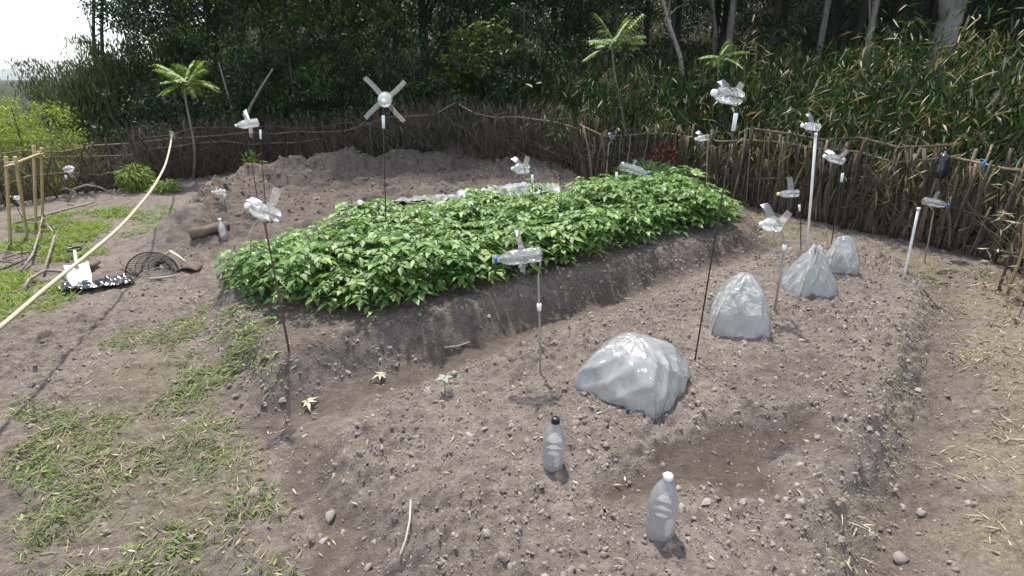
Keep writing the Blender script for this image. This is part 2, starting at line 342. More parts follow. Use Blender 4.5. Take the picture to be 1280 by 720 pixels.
M['midgreen'] = leafmat('midgreen', [(0, (.035, .075, .018)), (.6, (.075, .14, .032)), (1, (.15, .22, .05))], .35, .45, .3, .6, .8)
M['bright'] = leafmat('bright_leaf', [(0, (.12, .20, .035)), (.6, (.22, .33, .06)), (1, (.36, .44, .10))], .4, .5)
M['yellow'] = leafmat('yellow_green', [(0, (.15, .21, .03)), (.6, (.28, .36, .06)), (1, (.42, .46, .10))], .4, .5)
M['bambooleaf'] = leafmat('bamboo_leaf', [(0, (.04, .075, .022)), (.6, (.085, .13, .04)), (1, (.17, .20, .07))], .3, .5)
M['red'] = leafmat('red_leaf', [(0, (.05, .010, .008)), (.6, (.11, .02, .016)), (1, (.17, .05, .035))], .3)
M['carrot'] = leafmat('feathery_leaf', [(0, (.04, .12, .03)), (1, (.10, .21, .06))], .3)
M['bark'] = noisemat('bark', (.06, .05, .04), (.14, .12, .10), 6, .9, .6, (3, 3, .6))
M['palebark'] = noisemat('pale_bark', (.17, .15, .135), (.33, .30, .27), 5, .9, .5, (3, 3, .8))
M['deadwood'] = noisemat('dead_wood', (.20, .17, .14), (.40, .35, .29), 9, .9, .4, (3, 3, .5))
M['stake'] = noisemat('fence_stake', (.15, .12, .095), (.33, .28, .225), 7, .9, .5, (4, 4, .7), [(0, (.38, .34, .32)), (.45, (.72, .68, .62)), (.8, (1, .95, .88)), (1, (1.5, 1.35, 1.05))])
M['twig'] = leafmat('twig', [(0, (.07, .055, .045)), (.7, (.17, .14, .11)), (1, (.26, .21, .15))], 0, .9, .1)
M['bamboo'] = noisemat('dry_bamboo', (.38, .28, .13), (.58, .45, .24), 5, .55, .15, (4, 4, .6))
M['rope'] = noisemat('rope', (.50, .42, .30), (.72, .64, .50), 60, .9, .5)
M['steel'] = noisemat('rod_steel', (.045, .04, .038), (.10, .085, .075), 20, .55, .1, metal=.3)
M['rust'] = noisemat('rusty_rod', (.10, .06, .04), (.19, .12, .085), 20, .8, .2)
M['whitepole'] = noisemat('white_pole', (.62, .61, .57), (.80, .79, .75), 12, .45, .05)
M['sleeve'] = noisemat('sleeve', (.72, .73, .74), (.86, .87, .88), 12, .4, .03)
M['greystick'] = noisemat('weathered_stick', (.30, .27, .24), (.48, .44, .39), 12, .9, .3, (3, 3, .6))
M['pet'] = plasticmat('clear_bottle', .20, (.95, .96, .97), trl=.7, gloss=.42, rough=.10, wr=14)
M['fin'] = plasticmat('bottle_flap', .15, (.95, .96, .97), trl=.7, gloss=.40, rough=.14)
M['petm'] = plasticmat('milky_bottle', .36, (.98, .98, .97), .34, .10, .55, 0)
M['whiteplastic'] = noisemat('white_plastic', (.75, .76, .77), (.85, .86, .87), 10, .35, .02)
M['capwhite'] = noisemat('cap_white', (.78, .78, .78), (.86, .86, .86), 30, .35, 0)
M['capblue'] = noisemat('cap_blue', (.015, .07, .42), (.03, .10, .50), 30, .35, 0)
M['capblack'] = noisemat('cap_dark', (.012, .014, .02), (.03, .035, .045), 30, .3, 0)
M['capyellow'] = noisemat('cap_yellow', (.62, .60, .20), (.72, .70, .30), 30, .35, 0)
M['film'] = plasticmat('cover_film', .48, (.98, .985, .99), .36, .13, .55, 20)
M['blackfilm'] = noisemat('black_film', (.008, .009, .014), (.02, .022, .03), 6, .22, .5, spec=.6)
M['mulch'] = noisemat('mulch_film', (.03, .03, .035), (.45, .46, .48), 5, .30, .4, spec=.6)
M['blade'] = noisemat('spade_blade', (.55, .54, .53), (.78, .77, .76), 10, .4, .1, metal=.4)
M['iron'] = noisemat('rusty_iron', (.10, .07, .055), (.22, .16, .125), 14, .85, .4)
M['wire'] = noisemat('basket_wire', (.03, .026, .022), (.08, .065, .055), 14, .7, .1)
M['handle'] = noisemat('tool_handle', (.50, .42, .31), (.70, .62, .50), 10, .7, .2, (4, 4, .7))
M['stone'] = noisemat('stone', (.22, .185, .16), (.44, .385, .34), 18, .9, .6)
M['log'] = noisemat('log', (.10, .075, .055), (.24, .18, .14), 12, .9, .6)
M['mount'] = noisemat('mountain', (.05, .07, .04), (.09, .11, .07), .01, .95, 0)

# ------------------------------------------------------------------ ground, one sheet to the horizon
def axis(lo, hi, f, glo, ghi, g=1.16):
    a = list(np.arange(lo, hi, f)); s = f; v = lo; left = []
    while v > glo: s *= g; v -= s; left.append(v)
    s = f; v = a[-1]; right = []
    while v < ghi: s = s*g; v += s; right.append(v)
    return np.array(left[::-1]+a+right)
xs = axis(-3.6, 4.2, .0135, -4500, 4500, 1.07)
y0 = list(np.arange(1.0, 4.6, .0135)); s = .0135; v = y0[-1]; far = []
while v < 13: s = min(s*1.012, .06); v += s; far.append(v)
while v < 4200: s *= 1.17; v += s; far.append(v)
s = .03; v = 1.0; nearr = []
while v > -40: s *= 1.3; v -= s; nearr.append(v)
ys = np.array(nearr[::-1]+y0+far)
X, Y = np.meshgrid(xs, ys); xf_, yf_ = X.ravel(), Y.ravel()
wet, grs, strw = masks(xf_, yf_)
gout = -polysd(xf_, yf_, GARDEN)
Z = Hb(xf_, yf_) + relief(xf_, yf_, wet, grs, None)*ss(60, 15, np.hypot(xf_, yf_))
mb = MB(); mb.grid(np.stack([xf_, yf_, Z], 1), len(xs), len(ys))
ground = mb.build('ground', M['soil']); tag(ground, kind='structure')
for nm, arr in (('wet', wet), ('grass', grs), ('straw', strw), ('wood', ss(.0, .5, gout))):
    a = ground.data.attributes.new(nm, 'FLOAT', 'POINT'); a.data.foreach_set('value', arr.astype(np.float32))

# distant mountain ridge
mb = MB(); k = 90; xx = np.linspace(-4600, -900, k)
prof = 16+30*np.exp(-((xx+2520)/120)**2)+14*np.exp(-((xx+2250)/260)**2)+14*np.exp(-((xx+3300)/400)**2)+10*vn(xx*.006, xx*0, 3)
rows = []
for f, dz in ((0, 0), (.45, .55), (1, 1), (1.5, .6), (2.2, 0)):
    rows.append(np.stack([xx, 2700+f*260+30*vn(xx*.01, xx*0+f*7, 5), prof*dz-2+8*vn(xx*.02, xx*0+f*3, 6)*(dz > 0)], 1))
mb.grid(np.vstack(rows), k, 5); tag(mb.build('distant_mountain', M['mount']), kind='structure')

# ------------------------------------------------------------------ fences of stakes
def bent(seed, n=6, amp=.05):
    r = np.random.default_rng(seed); z = np.linspace(0, 1, n)
    return np.stack([np.cumsum(r.normal(0, amp, n))*z**.5, np.cumsum(r.normal(0, amp, n))*z**.5, z], 1)
STAKES = []
for i in range(9):
    m = MB(); p = bent(100+i, 6, .009+.004*(i % 3)); m.tube(p, np.linspace(.0135, .009, 6)*(.7+.12*i), 5)
    if i % 3 == 0: m.tube(np.array([p[3], p[3]+[.06, .02, .10], p[3]+[.09, .05, .2]]), [.006, .005, .003], 4)
    STAKES.append(m.mesh('stake', M['stake'], True))
def along(pts, step, jit=.3):
    pts = np.asarray(pts, float); seg = np.hypot(*np.diff(pts, axis=0).T); L = seg.sum(); out = []
    s = 0.
    while s < L:
        k = 0; q = s
        while k < len(seg)-1 and q > seg[k]: q -= seg[k]; k += 1
        d = (pts[k+1]-pts[k])/seg[k]; out.append((*(pts[k]+d*q), *d)); s += step*(1+random.uniform(-jit, jit))
    return out
def fence(name, label, pts, step, hlo, hhi, rails, ntwig, lean=.07, thick=1.25, smat=None):
    z0 = h1(*pts[0]); root = thing(name, label, 'fence', (*pts[0], z0)); R0 = np.array([*pts[0], z0])
    for i, (x, y, dx, dy) in enumerate(along(pts, step, .7)):
        w = random.uniform(-.05, .05); x += -dy*w; y += dx*w
        o = obj('stake', (smat or STAKES)[random.randrange(9)], root, np.array([x, y, h1(x, y)-.04])-R0)
        sc = random.uniform(.65, 1.45); h = random.uniform(hlo, hhi)*(1 if random.random() > .12 else .7)
        o.scale = (sc*thick, sc*thick, h); o.rotation_euler = (random.gauss(0, lean), random.gauss(0, lean), random.uniform(0, 6.3))
    A = along(pts, .45, .1)
    for hr, rr, j0, j1 in rails:
        sub = A[int(j0*len(A)):int(j1*len(A))+1]
        q = np.array([[x-dy*.03, y+dx*.03, h1(x, y)+hr+random.uniform(-.06, .06)] for x, y, dx, dy in sub])
        m = MB(); m.tube(q-R0, rr, 6); m.build('rail', M['stake'], root)
    m = MB(); F = np.array(along(pts, .02, .2)); k = rng.integers(0, len(F), ntwig); F = F[k]
    off = rng.normal(0, .09, ntwig); ln = rng.uniform(.25, .9, ntwig)
    x = F[:, 0]-F[:, 3]*off; y = F[:, 1]+F[:, 2]*off; z = Hb(x, y)+rng.uniform(0, 1, ntwig)**1.4*(hlo*.75)
    Aa = np.stack([x, y, z], 1); d = np.stack([F[:, 2]*rng.normal(0, .5, ntwig)+rng.normal(0, .12, ntwig), F[:, 3]*rng.normal(0, .5, ntwig)+rng.normal(0, .12, ntwig), rng.uniform(.2, 1.1, ntwig)], 1)
    d /= np.linalg.norm(d, axis=1)[:, None]; Bb = Aa+d*ln[:, None]; Bb[:, 2] = np.minimum(Bb[:, 2], Hb(x, y)+hhi*1.05)
    m.sticks(Aa-R0, Bb-R0, rng.uniform(.002, .006, ntwig), .0015)
    tag(m.build('brushwood', M['twig'], root), kind='stuff'); return root
M['shadedstake'] = noisemat('shaded_stake', (.07, .056, .045), (.17, .14, .11), 7, .9, .5, (4, 4, .7), [(0, (.4, .36, .34)), (.6, (.8, .75, .7)), (1, (1.4, 1.3, 1.1))])  # darker copy of the stake wood, shade put into its colour
DSTAKES = []
for st_ in STAKES: d_ = st_.copy(); d_.materials[0] = M['shadedstake']; DSTAKES.append(d_)
fence('stake_fence', 'brown fence of close-set upright stakes below the bamboo bank at right', FENCE_R, .029, .78, 1.10, [(.42, .011, 0, 1), (.85, .012, .05, .95), (.98, .016, .3, .62)], 1700)
fence('brush_fence', 'dark brushwood fence behind the bare dug soil, along the trees', FENCE_B, .048, .72, 1.0, [(.35, .011, 0, 1), (.72, .013, 0, 1), (.80, .012, .45, 1), (.55, .014, .6, .97)], 3600, .12, .85, DSTAKES)
fence('rail_fence', 'low broken fence of poles beside the pale bamboo trestle frame', FENCE_L, .11, .45, .85, [(.3, .014, 0, .9), (.55, .013, 0, .8), (.68, .012, .1, .6)], 700, .2, .9, DSTAKES)

# tan bamboo bundle closing the fence near the right edge
b0 = np.array([3.98, 3.95, 0]); b0[2] = h1(b0[0], b0[1])
root = thing('dry_bamboo_bundle', 'tan dry bamboo poles with withered leaves at the right edge', 'bamboo', b0)
for i in range(13):
    p = bent(300+i, 7, .012); hh = random.uniform(.75, 1.25); q = p*[1.4, 1.4, hh]+[random.uniform(-.16, .3), random.uniform(-.45, .3), -.03]
    m = MB(); m.tube(q, np.linspace(.011, .006, 7)*random.uniform(.7, 1.3), 6); m.build('pole', M['bamboo'] if i % 2 else M['stake'], root)
n = 420; P = np.stack([rng.uniform(-.2, .32, n), rng.uniform(-.5, .35, n), rng.uniform(.05, 1.1, n)], 1); D = unit(n); D[:, 2] -= .5
m = MB(); m.leaves(P, D, unit(n), rng.uniform(.06, .14, n), .014, .3, .1, False); tag(m.build('withered_leaves', M['straw'], root), kind='stuff')

# ------------------------------------------------------------------ trees
def tree_mesh(seed, hgt, base, rad, nclump, per, ll, lw, tr, mleaf, mbark, droop=.25, squash=.75, lean=(0, 0), hang=.15, nlimb=14):
    r = np.random.default_rng(seed); z = np.linspace(0, 1, 8)
    tp = np.stack([lean[0]*z**1.3+np.cumsum(r.normal(0, .035, 8))*z*hgt*.12, lean[1]*z**1.3+np.cumsum(r.normal(0, .035, 8))*z*hgt*.12, z*hgt*.92], 1)
    t = MB(); t.tube(tp, tr*(1-.85*z)+.006, 7)
    u = r.normal(size=(nclump, 3)); u /= np.linalg.norm(u, axis=1)[:, None]; q = r.random(nclump)**.4
    cz = (hgt+base)/2; hz = (hgt-base)/2
    cc = u*q[:, None]*np.array([rad, rad, hz])*(.8+.4*r.random((nclump, 1)))+[lean[0]*.6, lean[1]*.6, cz]
    for c in cc[:nlimb]:
        f = np.clip((c[2]-base*.4)/hgt*.75, .12, .9); s0 = np.array([np.interp(f, z, tp[:, k]) for k in range(3)])
        mid = (s0+c)/2+[0, 0, .12*hz]; t.tube(np.array([s0, mid, c]), [tr*.38*(1-f*.6), tr*.24, .006], 5, False)
    n = nclump*per; cr = r.uniform(.45, 1.0, nclump)*rad*.30
    w = r.normal(size=(n, 3)); w /= np.linalg.norm(w, axis=1)[:, None]; w *= (r.random((n, 1))**.55)
    P = np.repeat(cc, per, 0)+w*np.repeat(cr, per)[:, None]*np.array([1.15, 1.15, squash*.75])
    D = w+r.normal(0, .5, (n, 3)); D[:, 2] -= hang*2; Nn = np.stack([r.normal(0, .45, n), r.normal(0, .45, n), np.ones(n)], 1)
    c = MB(); c.leaves(P, D, Nn, ll*r.uniform(.6, 1.25, n), lw*r.uniform(.7, 1.2, n), droop, .15, False)
    return t.mesh('trunk', mbark), c.mesh('crown', mleaf)
PROTO = {
 'evergreen': [tree_mesh(1, 7.5, .9, 2.3, 95, 130, .12, .055, .10, M['evergreen'], M['bark']), tree_mesh(2, 8.5, 1.2, 2.6, 110, 130, .12, .055, .12, M['evergreen'], M['bark'])],
 'mid': [tree_mesh(3, 6.5, 1.0, 2.2, 90, 130, .11, .05, .08, M['midgreen'], M['bark']), tree_mesh(4, 8.0, 1.6, 2.5, 100, 130, .12, .055, .10, M['midgreen'], M['bark'])],
 'tall': [tree_mesh(5, 12, 4.0, 3.5, 150, 130, .20, .095, .13, M['evergreen'], M['bark'], nlimb=20), tree_mesh(6, 13, 4.6, 3.9, 160, 130, .20, .095, .10, M['evergreen'], M['palebark'], lean=(.6, 0), nlimb=20)],
 'shrub': [tree_mesh(7, 2.6, .2, 1.3, 60, 80, .09, .04, .03, M['evergreen'], M['bark']), tree_mesh(8, 2.2, .15, 1.2, 55, 80, .09, .042, .03, M['midgreen'], M['bark'])],
 'bright': [tree_mesh(9, 3.0, .2, 1.35, 80, 85, .085, .036, .03, M['yellow'], M['bark']), tree_mesh(10, 2.7, .2, 1.4, 80, 85, .085, .036, .03, M['bright'], M['bark'])],
}
def plant(name, label, cat, protos, x, y, sc=1., rz=None, group=None, sink=.05):
    t, c = protos; root = thing(name, label, cat, (x, y, h1(x, y)-sink), group, random.uniform(0, 6.28) if rz is None else rz)
    root.scale = (sc, sc, sc*random.uniform(.95, 1.08)); obj('trunk', t, root); obj('crown', c, root); return root
def pxxy(px, Y): return at(px, 150, Y)[0], Y
FW = 'trees of the dark wood behind the fence'
for i, (px, Y, kd, v, sc) in enumerate([   # low leafy trees that show in the left and middle of the wood
    (255, 17.5, 'mid', 0, .8), (240, 13.4, 'evergreen', 0, .7), (285, 16, 'mid', 1, 1), (318, 14.5, 'evergreen', 1, .9), (372, 13.0, 'mid', 0, .95), (425, 14.2, 'evergreen', 0, 1.0),
    (480, 13.2, 'mid', 1, .9), (535, 15, 'evergreen', 1, 1.05), (590, 14.2, 'evergreen', 0, .95), (650, 15.5, 'evergreen', 1, 1), (705, 16.5, 'mid', 0, .95), (285, 20, 'evergreen', 1, 1.1), (345, 20, 'mid', 1, 1.1), (455, 20, 'evergreen', 0, 1.2), (560, 21, 'mid', 1, 1.1)]):
    lab = {'mid': 'mid green leafy tree in the wood behind the left half of the fence', 'evergreen': 'dark evergreen tree in the wood behind the left half of the fence'}[kd]
    plant('broadleaf_tree', lab, 'tree', PROTO[kd][v], *pxxy(px, Y), sc, None, FW)
for i, (px, Y, v, sc) in enumerate([(420, 12.6, 1, .9), (520, 12.2, 0, 1), (600, 12.2, 0, .95), (320, 12.4, 0, .9), (225, 11.4, 0, .8), (280, 12.2, 1, .85), (460, 12.6, 0, .9), (655, 12.4, 0, 1.1), (560, 12.6, 1, .85), (372, 12.4, 0, 1.0), (180, 11.2, 0, .75)]):
    plant('shrub', 'dark leafy shrub pressed close behind the brushwood fence', 'shrub', PROTO['shrub'][v], *pxxy(px, Y), sc, None, 'shrubs behind the brushwood fence')
for i, (px, Y, v, sc) in enumerate([(690, 19, 0, .9), (760, 17, 1, .85), (835, 18.5, 0, 1), (900, 16, 1, .9), (960, 19, 0, 1), (1008, 15, 1, .8), (1050, 17, 0, .9), (1066, 13.2, 1, .75), (1088, 18, 0, .9), (1150, 15.5, 1, .8), (1225, 17, 0, .9), (1290, 15, 1, .9), (800, 22, 1, 1.1), (1010, 23, 0, 1.1), (1180, 22, 1, 1.1), (620, 23, 0, 1.1), (500, 24, 1, 1.1), (1350, 12, 0, .8), (720, 24, 1, 1.2), (880, 23, 0, 1.1), (1100, 24, 1, 1.1), (950, 26, 1, 1.2), (1260, 21, 0, 1), (400, 25, 0, 1.1)]):
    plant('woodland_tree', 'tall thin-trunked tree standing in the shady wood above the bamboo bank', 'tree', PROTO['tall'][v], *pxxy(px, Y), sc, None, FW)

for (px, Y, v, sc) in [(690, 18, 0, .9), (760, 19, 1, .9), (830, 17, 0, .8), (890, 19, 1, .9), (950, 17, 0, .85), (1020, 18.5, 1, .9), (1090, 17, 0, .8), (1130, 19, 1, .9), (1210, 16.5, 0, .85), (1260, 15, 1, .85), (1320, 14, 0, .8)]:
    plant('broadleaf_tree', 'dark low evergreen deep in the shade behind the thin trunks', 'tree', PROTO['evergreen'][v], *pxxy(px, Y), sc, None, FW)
# pale forked trunk on the right
p0 = at(1172, 80, 12.5); p0[2] = h1(p0[0], 12.5)-.1; root = thing('forked_tree', 'pale grey thick forked trunk rising above the bamboo bank at right', 'tree', p0)
m = MB(); zz = np.linspace(0, 1, 7)[:, None]
a = np.array([[0, 0, 0], [.02, 0, .6], [.0, 0, 1.2], [.03, 0, 1.8]]); m.tube(a, [.27, .23, .22, .20], 12)
m.tube(np.array([[.0, 0, 1.5], [-.16, 0, 2.0], [-.34, .05, 2.8], [-.6, .1, 4.5], [-1.0, .3, 7.5]]), [.15, .14, .125, .11, .05], 10)
m.tube(np.array([[.03, 0, 1.6], [.12, 0, 2.2], [.16, 0, 3.0], [.22, -.1, 5.0], [.6, -.2, 8.5]]), [.17, .165, .155, .13, .05], 10)
m.build('trunk', M['palebark'], root)
t, c = PROTO['tall'][0]; o = obj('crown', c, root, (-.2, 0, 0)); o.scale = (.9, .9, .8)

# leaning bare snags
def snag(label, pts, r, mat='deadwood', twigs=0):
    p = np.array(pts); b = p[0].copy(); root = thing('dead_tree', label, 'tree', b); m = MB(); k = len(p)
    m.tube(p-b, np.linspace(r, r*.45, k), 7); m.build('trunk', M[mat], root)
    for i in range(twigs):
        f = random.uniform(.3, .98)*(k-1); j = int(min(f, k-2)); s = (p[j]+(p[j+1]-p[j])*(f-j))-b; d = np.array([random.gauss(0, 1), random.gauss(0, .4), random.uniform(.1, .8)]); d /= np.linalg.norm(d)
        L = random.uniform(.25, .8); m = MB(); m.tube(np.array([s, s+d*L*.5+[0, 0, .04], s+d*L]), [r*.32, r*.2, .004], 4); m.build('branch', M[mat], root)
snag('pale leaning dead trunk in the dark wood above the bamboo bank', [at(860, 100, 11.5)-[0, 0, .4], at(850, 70, 11.5), at(838, 35, 11.6), at(826, -10, 11.8), at(815, -60, 12)], .05, twigs=7)
snag('grey bare tree with spreading sideways twigs in the shady wood', [at(893, 75, 12.5)-[0, 0, .5], at(894, 40, 12.5), at(890, 0, 12.6), at(889, -50, 12.8)], .06, 'bark', 12)
snag('broken pale stick leaning right behind the left of the fence', [at(296, 165, 11.3)-[0, 0, .3], at(312, 135, 11.3), at(326, 110, 11.3), at(341, 86, 11.2)], .035)
snag('thin pale stem leaning left behind the fence near the sapling', [at(297, 165, 11.6)-[0, 0, .3], at(290, 135, 11.6), at(282, 108, 11.7), at(272, 72, 11.8)], .03)
snag('bare leaning pole crossing the foliage left of centre in the wood', [at(392, 122, 13.2), at(375, 110, 13.1), at(352, 92, 13)], .03)
snag('tall bare conifer pole, left one of the pair against the sky', [at(122, 190, 12.6)-[0, 0, .9], at(120, 120, 12.6), at(117, 40, 12.6), at(116, -60, 12.7)], .05, 'bark', 16)
snag('tall bare conifer pole, right one of the pair against the sky', [at(132, 190, 12.9)-[0, 0, .9], at(130, 120, 12.9), at(127, 40, 12.9), at(129, -60, 13)], .055, 'bark', 16)

# bright shrubs beyond the low left fence
for (px, Y, v, sc, lab) in [(18, 9.6, 0, .66, 'sunlit yellow green bush beyond the bamboo trestle, nearest the left edge'), (58, 10.8, 0, .60, 'yellow green bush below the weeping bamboo at far left'), (-45, 10.5, 1, .72, 'light green bush cut by the left edge of the picture')]:
    plant('leafy_bush', lab, 'bush', PROTO['bright'][v], *pxxy(px, Y), sc, sink=.25)
# overhanging twig at the left edge
tx, ty = pxxy(-95, 8.6); root = thing('overhanging_tree', 'leafy twigs hanging into the white sky at the left edge', 'tree', (tx, ty, h1(tx, ty)))
m = MB(); m.tube(np.array([[0, 0, 0], [.1, 0, 1.6], [.15, 0, 3.6]]), [.08, .06, .03], 7)
n = 260; cc = np.array([[.75, 0, 2.35], [.95, .1, 2.05], [.7, -.1, 2.8], [.3, 0, 2.7], [.85, 0, 1.75], [.2, .2, 3.2]])
for c_ in cc: m.tube(np.array([[.13, 0, 2.4], (np.array([.13, 0, 2.6])+c_)/2+[0, 0, .15], c_]), [.02, .012, .005], 4)
m.build('trunk', M['bark'], root); q = cc[rng.integers(0, 6, n)]+rng.normal(0, .14, (n, 3)); D = unit(n); D[:, 2] -= .6
m = MB(); m.leaves(q, D, unit(n)+[0, 0, 1], .09, .045, .25, .12, False); m.build('crown', M['midgreen'], root)

# bright leafy branch in the middle of the wood
bx, by, bz = at(592, 60, 11.9); root = thing('maple_sapling', 'bright green leafy branch standing out against the dark wood', 'tree', (bx-.1, by+.2, h1(bx-.1, by+.2)))
zb = h1(bx-.1, by+.2); m = MB(); m.tube(np.array([[0, 0, 0], [.05, -.05, .8], [.25, -.1, 1.6], [.1, -.15, bz+.5-zb]]), [.035, .03, .02, .01], 6)
cl = np.array([at(px, py, 11.8) for px, py in [(575, 45), (600, 38), (618, 50), (590, 65), (562, 68), (607, 70), (575, 88), (556, 98), (620, 30), (545, 103), (632, 62), (600, 85)]])-[bx-.1, by+.2, zb]
for c_ in cl: m.tube(np.array([[.2, -.1, 1.5], (np.array([.2, -.1, 1.7])+c_)/2+[0, 0, .1], c_]), [.014, .01, .004], 4, False)
m.build('trunk', M['bark'], root); n = 620; q = cl[rng.integers(0, len(cl), n)]+rng.normal(0, .15, (n, 3))*[1.2, 1, .5]; D = unit(n)*[1, 1, .4]
m = MB(); m.leaves(q, D, unit(n)*.4+[0, 0, 1], rng.uniform(.10, .17, n), rng.uniform(.06, .10, n), .25, .1, True); m.build('crown', M['bright'], root)

# saplings with big feathered leaves
def sapling(label, base, top, nf, L, tr, leafm):
    base = np.array(base, float); top = np.array(top, float); root = thing('feather_leaved_sapling', label, 'tree', base); T = top-base
    m = MB(); k = np.linspace(0, 1, 7)[:, None]; m.tube(T*k+np.array([.05, 0, 0])*np.sin(k*5), np.linspace(tr, tr*.55, 7), 7); m.build('trunk', M['palebark'], root)
    for i in range(nf):
        an = i*2.4; el = random.uniform(-.1, 1.5); d = np.array([math.cos(an), math.sin(an), 0]); l = L*random.uniform(.75, 1.1); u = np.linspace(0, 1, 9)
        sp = T+d*(u*l)[:, None]+np.array([0, 0, 1])*(l*(el*u-.38*u**2))[:, None]
        m = MB(); m.tube(sp, np.linspace(.006, .002, 9), 3, False)
        v = np.repeat(np.linspace(.2, 1, 11), 2); sg = np.tile([-1, 1], 11); P = np.stack([np.interp(v, u, sp[:, c]) for c in range(3)], 1)
        s_ = np.cross(d, [0, 0, 1]); D = s_[None]*sg[:, None]*.9+d*.45; D[:, 2] -= .15
        m.leaves(P, D, np.tile([[0, 0, 1.]], (22, 1))+rng.normal(0, .15, (22, 3)), L*.32*(1-.45*np.abs(v-.5)), L*.10, .25, .15); m.build('frond', M[leafm], root)
g = at(240, 214, 9.6); sapling('young tree with star of bright feathered leaves on bare stem at left', (g[0], 9.6, h1(g[0], 9.6)), at(234, 104, 9.6), 20, .43, .026, 'bright')
g = at(787, 190, 9.3); sapling('young tree with feathered leaves leaning left above the fence centre', (g[0], 9.3, h1(g[0], 9.3)), at(768, 58, 9.5), 17, .48, .022, 'weed')
g = at(905, 140, 9.0); sapling('short sapling with feathered leaves rising out of the bamboo bank', (g[0], 9.0, h1(g[0], 9.0)), at(902, 72, 9.0), 9, .34, .012, 'weed')

# weeping bamboo: arching culms
def bamboo(label, px, Y, culms, lean, hgt, mat='bambooleaf'):
    x, y = pxxy(px, Y); z = h1(x, y); root = thing('weeping_bamboo', label, 'bamboo', (x, y, z)); r = np.random.default_rng(int(px)+9); lf = MB()
    for i in range(culms):
        u = np.linspace(0, 1, 14); hh = hgt*r.uniform(.7, 1.1); le = lean*r.uniform(.3, 1.2)+r.normal(0, .15); dy = r.normal(0, .35); o = r.normal(0, .28, 2)
        p = np.stack([o[0]+le*u**2.2*hh*.55, o[1]+dy*u**2, hh*(u-.34*u**3.2)], 1)
        m = MB(); m.tube(p, np.linspace(.016, .004, 14), 5, False); m.build('culm', M['twig'], root)
        n = 800; v = r.uniform(.3, 1, n)**.8; P = np.stack([np.interp(v, u, p[:, c]) for c in range(3)], 1)
        dr = r.uniform(0, 1, n)**1.3*.75; P += np.stack([r.normal(0, .13, n), r.normal(0, .2, n), -dr], 1)
        D = np.stack([r.normal(0, .3, n), r.normal(0, .3, n), -np.ones(n)], 1); lf.leaves(P, D, r.normal(size=(n, 3)), r.uniform(.09, .17, n), .020, .15, .1, False)
    lf.build('foliage', M[mat], root)
bamboo('weeping bamboo arching left against the white sky', 142, 11.6, 15, -.36, 3.5)
bamboo('weeping bamboo clump with yellowish leaves right of the bare conifer poles', 185, 12.4, 12, -.35, 4.0)
bamboo('upright leafy bamboo clump behind the feathered sapling', 205, 13.0, 10, .15, 4.3, 'midgreen')

# ------------------------------------------------------------------ bamboo grass bank and wood floor (uncountable)
def scatter(n, xr, yr, keep):
    x = rng.uniform(*xr, n); y = rng.uniform(*yr, n); k = keep(x, y); return x[k], y[k]
def bankkeep(x, y):
    g = -polysd(x, y, GARDEN); return (g > .05) & (g < 6.5) & (x > -2.6+ (vn(x, y, 60)-.5)*2) & (y > 2.2) & (x*.55 < y) & (rng.random(len(x)) < ss(7.5, 1.5, g)*.85+.15)
x, y = scatter(9500, (-3, 10), (2, 17), bankkeep); n = len(x); z = Hb(x, y)
g = -polysd(x, y, GARDEN)
hc = (.85+.85*vn(x*.9, y*.9, 61)+.3*rng.random(n))*(.74+.26*ss(.1, 1.2, g))*(.60+.40*ss(-1.5, 2.5, x))*(1-.30*ss(1.5, 4.5, g))*(.8+.45*vn(x*2.2, y*2.2, 62)); top = np.stack([x+rng.normal(0, .16, n)-.10, y+rng.normal(0, .16, n)-.20, z+hc], 1); bot = np.stack([x, y, z-.03], 1)
m = MB(); m.sticks(bot, top, .0045, .0025); per = 15
v = np.tile(np.linspace(.30, 1.06, per), n)+rng.normal(0, .05, n*per); P = np.repeat(bot, per, 0)+(np.repeat(top, per, 0)-np.repeat(bot, per, 0))*v[:, None]; k = len(P); an = rng.uniform(0, 6.28, k)
P += np.stack([np.cos(an), np.sin(an), np.zeros(k)], 1)*rng.uniform(0, .10, (k, 1)); D = np.stack([np.cos(an), np.sin(an), rng.uniform(-1.7, .25, k)], 1)
m.leaves(P, D, np.stack([rng.normal(0, .3, k), rng.normal(0, .3, k), np.ones(k)], 1), rng.uniform(.12, .25, k), rng.uniform(.018, .032, k), rng.uniform(.1, .5, k), .12, False)
tag(m.build('bamboo_grass', M['sasa']), 'mass of bamboo grass with green and tan leaves over the fence', 'bamboo grass', kind='stuff')
x, y = scatter(26000, (-11, 26), (9, 34), lambda x, y: (-polysd(x, y, GARDEN) > .8) & (x > -.62*y) & (x < 1.1*y) & (y > 8) & (rng.random(len(x)) < np.clip(12/y, 0, 1)))
n = len(x); z = Hb(x, y); m = MB(); q = 5
P = np.repeat(np.stack([x, y, z], 1), q, 0)+np.stack([rng.normal(0, .22, n*q), rng.normal(0, .22, n*q), rng.random(n*q)**1.5*np.repeat(.3+1.5*vn(x*.6, y*.6, 70), q)], 1); D = unit(n*q); D[:, 2] = D[:, 2]*.5-.1
m.leaves(P, D, unit(n*q)*.5+[0, 0, 1], rng.uniform(.10, .20, n*q), rng.uniform(.04, .08, n*q), .25, .12, False)
tag(m.build('undergrowth', M['evergreen']), 'dark leafy undergrowth covering the floor of the wood', 'undergrowth', kind='stuff')
